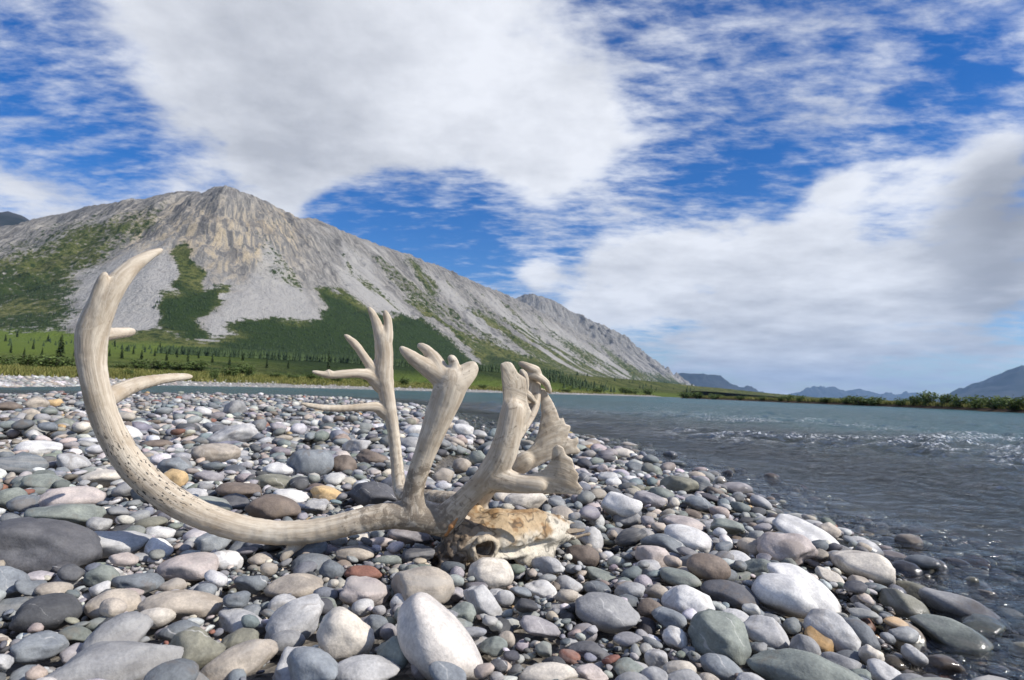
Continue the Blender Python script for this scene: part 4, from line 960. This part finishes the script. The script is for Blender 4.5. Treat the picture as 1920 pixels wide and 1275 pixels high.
for line in HERO.strip().split('\n'):
    a_, ref, where = line.split('|'); f_ = a_.split(); u, v, wp, hp_, tilt = map(float, f_[:5]); cn = f_[5]; an = float(f_[6])
    h = .08
    for _ in range(6):
        P = onplane(u, v, h); dpt = (P-CAM)@F; phi = math.atan2(CAM[2]-P[2], math.hypot(P[0], P[1]))
        a = wp/2*dpt/FP; hh = hp_/2*dpt/FP; b = .82*a
        if hh < 1.06*math.hypot(b*math.sin(phi), .38*a*math.cos(phi)): b = max(.45*a, math.sqrt(max(hh**2-(.38*a*math.cos(phi))**2, 0))/math.sin(phi)) if phi > .2 else b
        c = math.sqrt(max(hh**2-(b*math.sin(phi))**2, (.36*a*math.cos(phi))**2))/math.cos(phi); c = min(c, .85*a)
        h = float(bed(P[0], P[1]))+.014+.80*c
    yaw = math.atan2(P[0], P[1])*-1
    lean = axis_rot((P-CAM)/np.linalg.norm(P-CAM), math.radians(tilt))
    STONES.append(dict(pos=P, abc=(a, b, c), R=rotm(yaw, lean=lean), col=cn, pat=random.random(), ang=an, ref=ref, where=where, px=wp*hp_, lod=4, hero=True, uv=(u, v), dep=dpt))
    hp = near if dpt < 4.3 and near.win(P[0], P[1], a, b, yaw) else far
    q = hp.win(P[0], P[1], a, b, yaw)
    if q:
        sl, r2 = q; m = r2 < .95; hp.add(P[2], sl, m, np.sqrt(np.maximum(1-r2[m], 0))*c)
        hp.keep[sl] |= r2 < .80; hp.keep2[sl] |= r2 < 1.25
HB = np.array([(s_['uv'][0], s_['uv'][1], s_['abc'][0]*FP/s_['dep'], max(s_['abc'][2], .45*s_['abc'][1])*FP/s_['dep'], s_['dep']) for s_ in STONES])
def hides_hero(P, top, a):
    u, v, d = proj(P); ut, vt, _ = proj(top); rp = a*FP/d
    m = (HB[:, 4] > d-.02) & (np.abs(HB[:, 0]-u) < .62*HB[:, 2]+.55*rp) & (vt < HB[:, 1]+.30*HB[:, 3]) & (v > HB[:, 1]-HB[:, 3])
    return m.any()
def scatter(hp, n, amin, amax, power, tries, region, lodf, check=True, seed=1, sub=.0):
    rng = np.random.default_rng(seed); done = 0
    X0, X1, Y0, Y1 = region
    for k in range(n):
        a = amin+(amax-amin)*rng.random()**power; b = a*rng.uniform(.6, .95); c = a*rng.uniform(.32, .62); best = None
        for t in range(tries):
            y = math.sqrt(Y0*Y0+(Y1*Y1-Y0*Y0)*rng.random()) if Y1 < 6 else Y0+(Y1-Y0)*rng.random()**1.25
            lim = .90*y+.3; x = rng.uniform(max(X0, -lim), min(X1, lim)); yaw = rng.uniform(0, math.pi)
            i, j = int((x-hp.x0)/hp.st), int((y-hp.y0)/hp.st)
            if not (0 <= i < hp.H.shape[1] and 0 <= j < hp.H.shape[0]) or hp.H[j, i] < -.16 or hp.keep[j, i] or (a < .022 and hp.keep2[j, i]): continue
            r = hp.rest(x, y, a, b, c, yaw)
            if r is None: continue
            if r[0]+c > -.004 and hp.S[j, i] < -.02-.14*rng.random() and (rng.random() > .22*(hp.S[j, i] > -1.1) or r[0]+c > .045): continue
            if r[0]-c > hp.B[j, i]+(.040 if a > .016 else .030)*(1 if hp is near else 1.8): continue
            if best is None or r[0]-c < best[0]: best = (r[0]-c, x, y, yaw, r)
        if best is None: continue
        _, x, y, yaw, (z, sl, m, lift) = best
        if check and hides_hero(np.array([x, y, z]), np.array([x, y, z+c]), a): continue
        gx, gy = hp.slope(sl); hp.add(z-sub*c, sl, m, lift)
        if a > .026: hp.keep2[sl] |= m
        u, v, d = proj(np.array([x, y, z]))
        cn = MN[rng.choice(len(MN), p=MP)]
        STONES.append(dict(pos=np.array([x, y, z-sub*c]), abc=(a, b, c), R=rotm(yaw, .7*gx, .7*gy), col=cn, pat=rng.random(), ang=rng.random(), lod=lodf(a*FP/d), hero=False, px=4*a*max(c, .5*b)*(FP/d)**2, uv=(float(u), float(v)), dep=float(d)))
        done += 1
    return done
lodf = lambda px: 3 if px > 24 else (2 if px > 7 else 1)
print('setup', time.time()-T0)
scatter(near, 2200, .028, .060, 1.6, 3, (-3.2, 3.2, .75, 4.3), lodf, True, 1)
scatter(near, 4200, .016, .034, 1.1, 5, (-3.2, 3.2, .75, 4.3), lodf, True, 2)
scatter(near, 6000, .008, .018, 1.2, 4, (-2.6, 2.6, .75, 3.2), lodf, True, 3)
scatter(near, 8000, .0045, .010, 1.3, 2, (-1.7, 1.7, .78, 2.1), lodf, False, 4)
print('near', time.time()-T0, len(STONES))
scatter(far, 3600, .05, .105, 1.7, 2, (-23, 5, 4.4, 22), lodf, True, 5)
scatter(far, 6500, .03, .06, 1.2, 3, (-16, 5, 4.4, 15), lodf, True, 6)
print('far', time.time()-T0, len(STONES))

def stone_arrays(lst, lod):
    NV, NF = ICO[lod]; V, Fq, C, SC, SP = [], [], [], [], []
    n = len(lst); sh = np.random.default_rng(9).integers(0, 48, n)
    base = LIB[lod][sh]*np.array([s_['abc'] for s_ in lst])[:, None, :]
    Rm = np.stack([s_['R'] for s_ in lst]); W = np.einsum('nij,nvj->nvi', Rm, base)+np.array([s_['pos'] for s_ in lst])[:, None, :]
    rng = np.random.default_rng(lod); off = rng.uniform(-40, 40, (n, 1, 3))
    col = np.array([COL[s_['col']] for s_ in lst])*rng.uniform(.70, 1.14, (n, 1))*(1+rng.normal(0, .035, (n, 3)))
    nv = len(NV)
    return (W.reshape(-1, 3), (NF[None]+(np.arange(n)*nv)[:, None, None]).reshape(-1, 3), np.repeat(np.column_stack([col, np.ones(n)]), nv, 0), (base+off).reshape(-1, 3), np.repeat([s_['pat'] for s_ in lst], nv))
# individuals: the recognised stones and the next largest in view, 300 in all
inview = [s_ for s_ in STONES if not s_['hero'] and -10 < s_['uv'][0] < 1930 and s_['uv'][1] < 1290 and s_['pos'][2]+s_['abc'][2] > .0]
inview.sort(key=lambda s_: -s_['px']); heroes = [s_ for s_ in STONES if s_['hero']]
solo = heroes+inview[:300-len(heroes)]; sid = {id(s_) for s_ in solo}
rest = [s_ for s_ in STONES if id(s_) not in sid]
used = set()
def auto_label(s_):
    a, b, c = s_['abc']; px = s_['px']
    size = 'large' if a > .06 else ('small' if a < .032 else 'mid-sized'); shp = 'flat' if c < .40*a else ('long' if b < .68*a else ('rounded' if c > .52*a else 'oval'))
    near_ = sorted(heroes, key=lambda h_: (h_['uv'][0]-s_['uv'][0])**2+(1.6*(h_['uv'][1]-s_['uv'][1]))**2)
    for h_ in near_[:12]:
        du, dv = s_['uv'][0]-h_['uv'][0], s_['uv'][1]-h_['uv'][1]
        d_ = ('right of' if du > 0 else 'left of') if abs(du) > 1.3*abs(dv) else ('in front of' if dv > 0 else 'behind')
        L_ = '%s %s %s stone %s the %s' % (size, CWORD[s_['col']], shp, d_, h_['ref'])
        if L_ not in used and len(L_.split()) <= 16: return L_
    return L_
rng = np.random.default_rng(33); NV4, NF4 = ICO[4]
for k, s_ in enumerate(solo):
    lod = 4 if s_['px'] > 1500 else 3; N_, Fq = ICO[lod]; r_ = np.random.default_rng(4000+k)
    base = stone_shape(N_, r_, min(1, s_['ang']+.12) if s_['hero'] and s_['ang'] > .05 else s_['ang'])
    seed3 = r_.uniform(0, 50, 3)
    base = base*(1+.11*s_['ang']*(fbm(base[:, 0]*2.2+seed3[0], base[:, 1]*2.2+seed3[1], base[:, 2]*2.2+seed3[2], oct=3, seed=k)-.5)*2)[:, None]
    base = base*np.array(s_['abc']); V = base@s_['R'].T
    col = np.array(COL[s_['col']])*(1 if s_['hero'] else r_.uniform(.75, 1.25)); n = len(V)
    o = mesh_obj('river_stone', V, Fq, M_STONE, True, dict(scol=np.tile([*col, 1], (n, 1)), sco=base+r_.uniform(-40, 40, 3), spat=np.full(n, s_['pat'])))
    o.location = tuple(s_['pos'])
    L_ = (s_['ref']+' '+s_['where']) if s_['hero'] else auto_label(s_)
    used.add(L_); tag(o, L_, 'stone', 'river stones on the gravel bar')
P_ = []; cnt = 0; parts_ = []
for lod in (1, 2, 3):
    L_ = [s_ for s_ in rest if s_['lod'] == lod]
    if L_:
        q = stone_arrays(L_, lod); parts_.append((q[0], q[1]+cnt, q[2], q[3], q[4])); cnt += len(q[0]); print('lod', lod, len(L_), len(q[1]))
V, Fq, C, SC, SP = (np.concatenate([p[i] for p in parts_]) for i in range(5))
tag(mesh_obj('small_river_stones', V, Fq, M_STONE, True, dict(scol=C, sco=SC, spat=SP)), 'countless small grey river stones covering the gravel bar', 'stones', kind='stuff')
print('stones', time.time()-T0)

# ------------------------------------------------------------------ vegetation
bpy.context.view_layer.update(); DG = bpy.context.evaluated_depsgraph_get()
def hit(u, v, objs):
    d = unproj(u, v, 1.0)-CAM; d /= np.linalg.norm(d); best = None
    for o in objs:
        ok, loc, nrm, _ = o.ray_cast(Vector(CAM)-o.location, Vector(d))
        if ok:
            q = np.array(loc); k = (q-CAM)@F
            if best is None or k < best[1]: best = (q, k)
    return best
def down(x, y, objs):
    z = None
    for o in objs:
        ok, loc, nrm, _ = o.ray_cast(Vector((x, y, 900)), Vector((0, 0, -1)))
        if ok and (z is None or loc[2] > z): z = loc[2]
    return z
def quads(C, n, size, rng, up=.3, stretch=1.6):
    """leaf-sized faces at points C"""
    N = len(C); a = rng.normal(size=(N, 3)); a /= np.linalg.norm(a, axis=1)[:, None]; b = np.cross(a, rng.normal(size=(N, 3))); b /= np.linalg.norm(b, axis=1)[:, None]
    s_ = size*rng.uniform(.6, 1.4, (N, 1)); V = np.stack([C-a*s_*stretch/2, C+b*s_/2, C+a*s_*stretch/2, C-b*s_/2], 1).reshape(-1, 3)
    return V, np.arange(4*N).reshape(N, 4)
def tube(P, r, k=5):
    P = np.asarray(P, float); V, Fq = [], []
    for i, (p, rr) in enumerate(zip(P, r)):
        t = P[min(i+1, len(P)-1)]-P[max(i-1, 0)]; t /= np.linalg.norm(t); e = np.cross(t, [.3, .9, .1]); e /= np.linalg.norm(e); f = np.cross(t, e)
        for j in range(k): a = 2*math.pi*j/k; V.append(p+rr*(math.cos(a)*e+math.sin(a)*f))
    for i in range(len(P)-1):
        for j in range(k): Fq.append((i*k+j, i*k+(j+1) % k, (i+1)*k+(j+1) % k, (i+1)*k+j))
    return np.array(V), np.array(Fq)
def spruce_meshes(seed):
    rng = np.random.default_rng(seed); H = 1.0; C = []; nb = 26
    V, Fq, lv = [], [], []; c = 0
    for i in range(nb):                                   # drooping whorls of branches
        h = .06+.92*(i/nb)**.9; R_ = .19*(1-h)**.8*rng.uniform(.65, 1.15)+.012
        for k in range(7):
            a = rng.uniform(0, 6.28); tip = np.array([math.cos(a)*R_, math.sin(a)*R_, h-.5*R_*rng.uniform(.3, 1.2)]); root = np.array([0, 0, h+.02]); sd = np.array([-math.sin(a), math.cos(a), 0])*R_*.32
            mid = (root+tip)/2+np.array([0, 0, .015])
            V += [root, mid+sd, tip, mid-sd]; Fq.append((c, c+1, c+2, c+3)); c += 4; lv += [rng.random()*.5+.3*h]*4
    tv, tf = tube([(0, 0, -.03), (.004, 0, .5), (0, .003, .98)], [.018, .011, .003])
    return mesh_data('crown', np.array(V), np.array(Fq), M_SPRUCE, False, dict(lv=np.array(lv))), mesh_data('trunk', tv, tf, M_BARK)
def shrub_meshes(seed, n=620, dense=1.0):
    rng = np.random.default_rng(seed); C = []; st = []
    for k in range(16):                                   # upright willow stems, each with its own leaf clump
        a = rng.uniform(0, 6.28); r = .42*math.sqrt(rng.random()); top = np.array([math.cos(a)*r, math.sin(a)*r, rng.uniform(.45, 1.0)*(1-.35*r)])
        base = top*np.array([.35, .35, 0]); P = [base-np.array([0, 0, .04]), base*.6+top*.4, top]; st.append(tube(P, [.014, .010, .004], 4))
        m = n//16; t = rng.random(m)**.6; cc = base+(top-base)*t[:, None]+rng.normal(0, .085, (m, 3))*np.array([1, 1, .8]); cc[:, 2] = np.maximum(cc[:, 2], .03); C.append(cc)
    C = np.concatenate(C); V, Fq = quads(C, 0, .07, rng)
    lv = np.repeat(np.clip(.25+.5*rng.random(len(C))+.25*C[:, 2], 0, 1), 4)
    SV, SF, c = [], [], 0
    for v_, f_ in st: SV.append(v_); SF.append(f_+c); c += len(v_)
    return mesh_data('foliage', V, Fq, M_WILLOW, False, dict(lv=lv)), mesh_data('stem', np.concatenate(SV), np.concatenate(SF), M_BARK)
SPR = [spruce_meshes(600+k) for k in range(4)]; SHR = [shrub_meshes(700+k) for k in range(5)]
def plant(name, parts, names, loc, sx, sz, rz, label, cat, group):
    e = empty(name, tuple(loc)); e.rotation_euler = (0, 0, rz); e.scale = (sx, sx, sz); tag(e, label, cat, group)
    for m_, n_ in zip(parts, names):
        o = link(bpy.data.objects.new(n_, m_)); o.parent = e
    return e
ORD = 'first second third fourth fifth sixth seventh eighth ninth tenth eleventh twelfth thirteenth fourteenth fifteenth sixteenth seventeenth eighteenth nineteenth twentieth twenty-first twenty-second twenty-third twenty-fourth twenty-fifth twenty-sixth twenty-seventh twenty-eighth'.split()
rng = np.random.default_rng(77)
SPOTS = [(112, 676, 52, 'tallest dark spruce on the left meadow'), (20, 662, 20, None), (45, 668, 18, None), (62, 655, 16, None), (78, 672, 22, None), (140, 668, 20, None), (205, 668, 18, None), (228, 672, 22, None), (250, 664, 16, None), (265, 674, 20, None), (290, 668, 17, None),
         (312, 676, 20, None), (332, 670, 18, None), (352, 678, 22, None), (372, 672, 17, None), (398, 680, 20, None), (10, 640, 15, None), (32, 632, 14, None), (90, 640, 15, None), (215, 650, 14, None), (300, 652, 13, None), (615, 700, 48, 'thin yellowish spruce standing left of the upright far antler'), (430, 684, 18, None), (455, 676, 16, None), (500, 690, 20, None), (540, 692, 18, None)]
for k, (u, v, hpx, lab) in enumerate(SPOTS):
    q = hit(u, v, [LBO, mt])
    if q is None: continue
    h = hpx*q[1]/FP; p_ = SPR[k % 4]
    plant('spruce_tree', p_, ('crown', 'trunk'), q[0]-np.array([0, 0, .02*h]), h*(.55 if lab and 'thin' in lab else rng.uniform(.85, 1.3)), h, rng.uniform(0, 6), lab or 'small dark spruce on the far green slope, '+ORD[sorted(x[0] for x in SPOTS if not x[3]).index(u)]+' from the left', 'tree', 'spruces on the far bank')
BUSH = [(8, 690, 34, 60), (50, 690, 40, 70), (90, 692, 44, 70), (125, 690, 36, 56), (225, 692, 22, 60), (262, 693, 22, 66), (300, 694, 24, 70), (335, 694, 24, 60), (368, 694, 22, 60), (400, 712, 34, 40), (432, 706, 26, 50), (468, 707, 34, 44), (455, 700, 22, 40), (515, 708, 18, 40), (548, 710, 16, 44), (590, 712, 16, 40), (630, 716, 16, 46), (760, 722, 16, 40), (905, 728, 12, 40),
        (690, 718, 15, 44), (240, 704, 14, 40), (180, 702, 18, 44), (1000, 733, 11, 44), (1060, 735, 11, 50), (1120, 736, 12, 56), (1180, 738, 13, 60), (1215, 740, 13, 50)]
for k, (u, v, hpx, wpx) in enumerate(BUSH):
    q = hit(u, v, [LBO, mt])
    if q is None: continue
    kk = q[1]/FP
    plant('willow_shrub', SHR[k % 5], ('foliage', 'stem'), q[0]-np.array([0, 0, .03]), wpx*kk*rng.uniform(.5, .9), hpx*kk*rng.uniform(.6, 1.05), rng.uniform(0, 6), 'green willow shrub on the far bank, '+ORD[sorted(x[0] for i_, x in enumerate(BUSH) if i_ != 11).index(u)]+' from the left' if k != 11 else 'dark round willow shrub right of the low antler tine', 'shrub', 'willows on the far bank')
RBUSH = [(1905, 766, 30, 90), (1870, 764, 30, 70), (1835, 762, 26, 60), (1800, 760, 22, 50), (1775, 758, 26, 46), (1745, 757, 30, 50), (1720, 757, 22, 40), (1690, 757, 16, 40), (1640, 757, 18, 60), (1615, 757, 20, 66), (1590, 754, 14, 40), (1550, 752, 12, 40), (1500, 751, 15, 26), (1480, 750, 15, 26), (1465, 750, 12, 24), (1430, 748, 9, 30), (1390, 747, 9, 30), (1340, 746, 12, 40), (1310, 745, 14, 46), (1285, 744.5, 14, 40)]
for k, (u, v, hpx, wpx) in enumerate(RBUSH):
    q = hit(u, v+2, [RBO, LBO])
    if q is None: continue
    kk = q[1]/FP
    plant('willow_shrub', SHR[(k+2) % 5], ('foliage', 'stem'), q[0]-np.array([0, 0, .03]), wpx*kk*.85, hpx*kk*.95, rng.uniform(0, 6), 'grey-green willow shrub on the low right bank, '+ORD[sorted((x[0] for x in RBUSH), reverse=True).index(u)]+' from the right', 'shrub', 'willows on the right bank')
# grass on both banks: tufts of blades, one mass each
def grass(name, u0, u1, n, objs, vlo, vhi, hgt, label, seed):
    rng = np.random.default_rng(seed); V, lv = [], []
    for k in range(n):
        u = rng.uniform(u0, u1); q = hit(u, vlo(u)+(vhi(u)-vlo(u))*rng.random(), objs)
        if q is None or q[1] > 900 or q[0][2] < .4: continue
        for b in range(7):
            a = rng.uniform(0, 6.28); h = hgt*rng.uniform(.5, 1.3)*(1+q[1]/250); w_ = h*.16; p = q[0]+np.array([rng.normal(0, .25), rng.normal(0, .25), -.04]); d = np.array([math.cos(a), math.sin(a), 0])
            V += [p-d*w_, p+d*w_, p+np.array([rng.normal(0, .3)*h, rng.normal(0, .3)*h, h])]; lv += [rng.random()]*3
    V = np.array(V); tag(mesh_obj(name, V, np.arange(len(V)).reshape(-1, 3), M_GRASS, False, dict(lv=np.array(lv))), label, 'grass', kind='stuff')
hz_ = lambda u: 733+(u-960)*.033
grass('bank_grass', -40, 1260, 5200, [LBO], lambda u: hz_(u)-16, lambda u: hz_(u)+2, .30, 'yellow-green grass along the top of the far bank', 5)
grass('bank_grass', 1270, 1960, 4200, [RBO], lambda u: hz_(u)-3, lambda u: hz_(u)+max(1.0, (u-1270)*.009), .34, 'yellow-green grass on the low right bank', 6)
# far-off spruce wood on the lower slopes
Fq = MF; fm = (forest[Fq].mean(1) > .45)+.02*(veg[Fq].mean(1) > .75)*(MV[Fq][:, :, 2].mean(1) > 5); dist = np.linalg.norm(MV[Fq].mean(1), axis=1)
e1 = MV[Fq[:, 1]]-MV[Fq[:, 0]]; e2 = MV[Fq[:, 3]]-MV[Fq[:, 0]]; area = np.linalg.norm(np.cross(e1, e2), axis=1)
wgt = fm*area*(dist < 2600)*(dist > 330)/np.maximum(dist, 300); uc, vc, dc = proj(MV[Fq].mean(1)); wgt = wgt*(uc > -80)*(uc < 1320); wgt /= wgt.sum()
rng = np.random.default_rng(88); pick = rng.choice(len(Fq), 17000, p=wgt); a, b = rng.random((2, len(pick), 1))
P = MV[Fq[pick, 0]]+a*e1[pick]+b*e2[pick]; hh = rng.uniform(1.8, 5.0, len(P))*(1+.00012*dist[pick]); n5 = 5
th = np.arange(n5)*2*math.pi/n5; ring = np.stack([np.cos(th), np.sin(th)], -1)
rr_ = hh*rng.uniform(.17, .30, len(P)); V = np.zeros((len(P), 2*n5+2, 3))
V[:, :n5, :2] = P[:, None, :2]+ring*rr_[:, None, None]*rng.uniform(.75, 1.25, (len(P), n5, 1)); V[:, :n5, 2] = P[:, None, 2]+.1*hh[:, None]; V[:, n5, :] = P+np.stack([0*hh, 0*hh, .68*hh], -1)
V[:, n5+1:2*n5+1, :2] = P[:, None, :2]+ring*.62*rr_[:, None, None]*rng.uniform(.75, 1.25, (len(P), n5, 1)); V[:, n5+1:2*n5+1, 2] = P[:, None, 2]+.45*hh[:, None]; V[:, 2*n5+1, :] = P+np.stack([0*hh, 0*hh, hh], -1)
fc = np.array([(i, (i+1) % n5, n5) for i in range(n5)]+[(n5+1+i, n5+1+(i+1) % n5, 2*n5+1) for i in range(n5)])
FF = (fc[None]+(np.arange(len(P))*(2*n5+2))[:, None, None]).reshape(-1, 3)
tag(mesh_obj('spruce_wood', V.reshape(-1, 3), FF, M_SPRUCE, False, dict(lv=np.repeat(rng.random(len(P)), 2*n5+2))), 'far spruce wood covering the lower mountain slope', 'wood', kind='stuff')
# pale stones along the far shoreline
rng = np.random.default_rng(99); pts = []
for k in range(3800):
    u = rng.uniform(-30, 1250); q = hit(u, hz_(u)+rng.uniform(-6, 27), [LBO])
    if q is not None and -.1 < q[0][2] < .72: pts.append((q[0], q[1]))
st = [dict(pos=p, abc=(r_, r_*.8, r_*.55), R=rotm(rng.uniform(0, 6)), col=['white', 'lightgrey', 'grey', 'tan', 'grey'][rng.integers(0, 5)], pat=.5) for p, d in pts for r_ in (rng.uniform(.05, .16)*(1+d/140),)]
q = stone_arrays(st, 1); tag(mesh_obj('shoreline_stones', q[0], q[1], M_STONE, True, dict(scol=q[2], sco=q[3], spat=q[4])), 'pale stones strewn along the far shoreline', 'stones', kind='stuff')
print('veg', time.time()-T0)

# ------------------------------------------------------------------ haze
bx_ = np.array([(x, y, z) for z in (-2.6, 1400) for x, y in ((-32000, -4000), (32000, -4000), (32000, 34000), (-32000, 34000))], float)
bf = np.array([(0, 3, 2, 1), (4, 5, 6, 7), (0, 1, 5, 4), (1, 2, 6, 5), (2, 3, 7, 6), (3, 0, 4, 7)])
def m_haze(t, out):
    pv = t.node('ShaderNodeVolumePrincipled'); pv.inputs['Color'].default_value = (.42, .66, 1, 1); pv.inputs['Density'].default_value = 3.4e-5; pv.inputs['Anisotropy'].default_value = .2
    t.l.new(pv.outputs[0], out.inputs['Volume'])
tag(mesh_obj('haze', bx_, bf, material('haze_air', m_haze), False), 'thin blue air haze', kind='stuff')
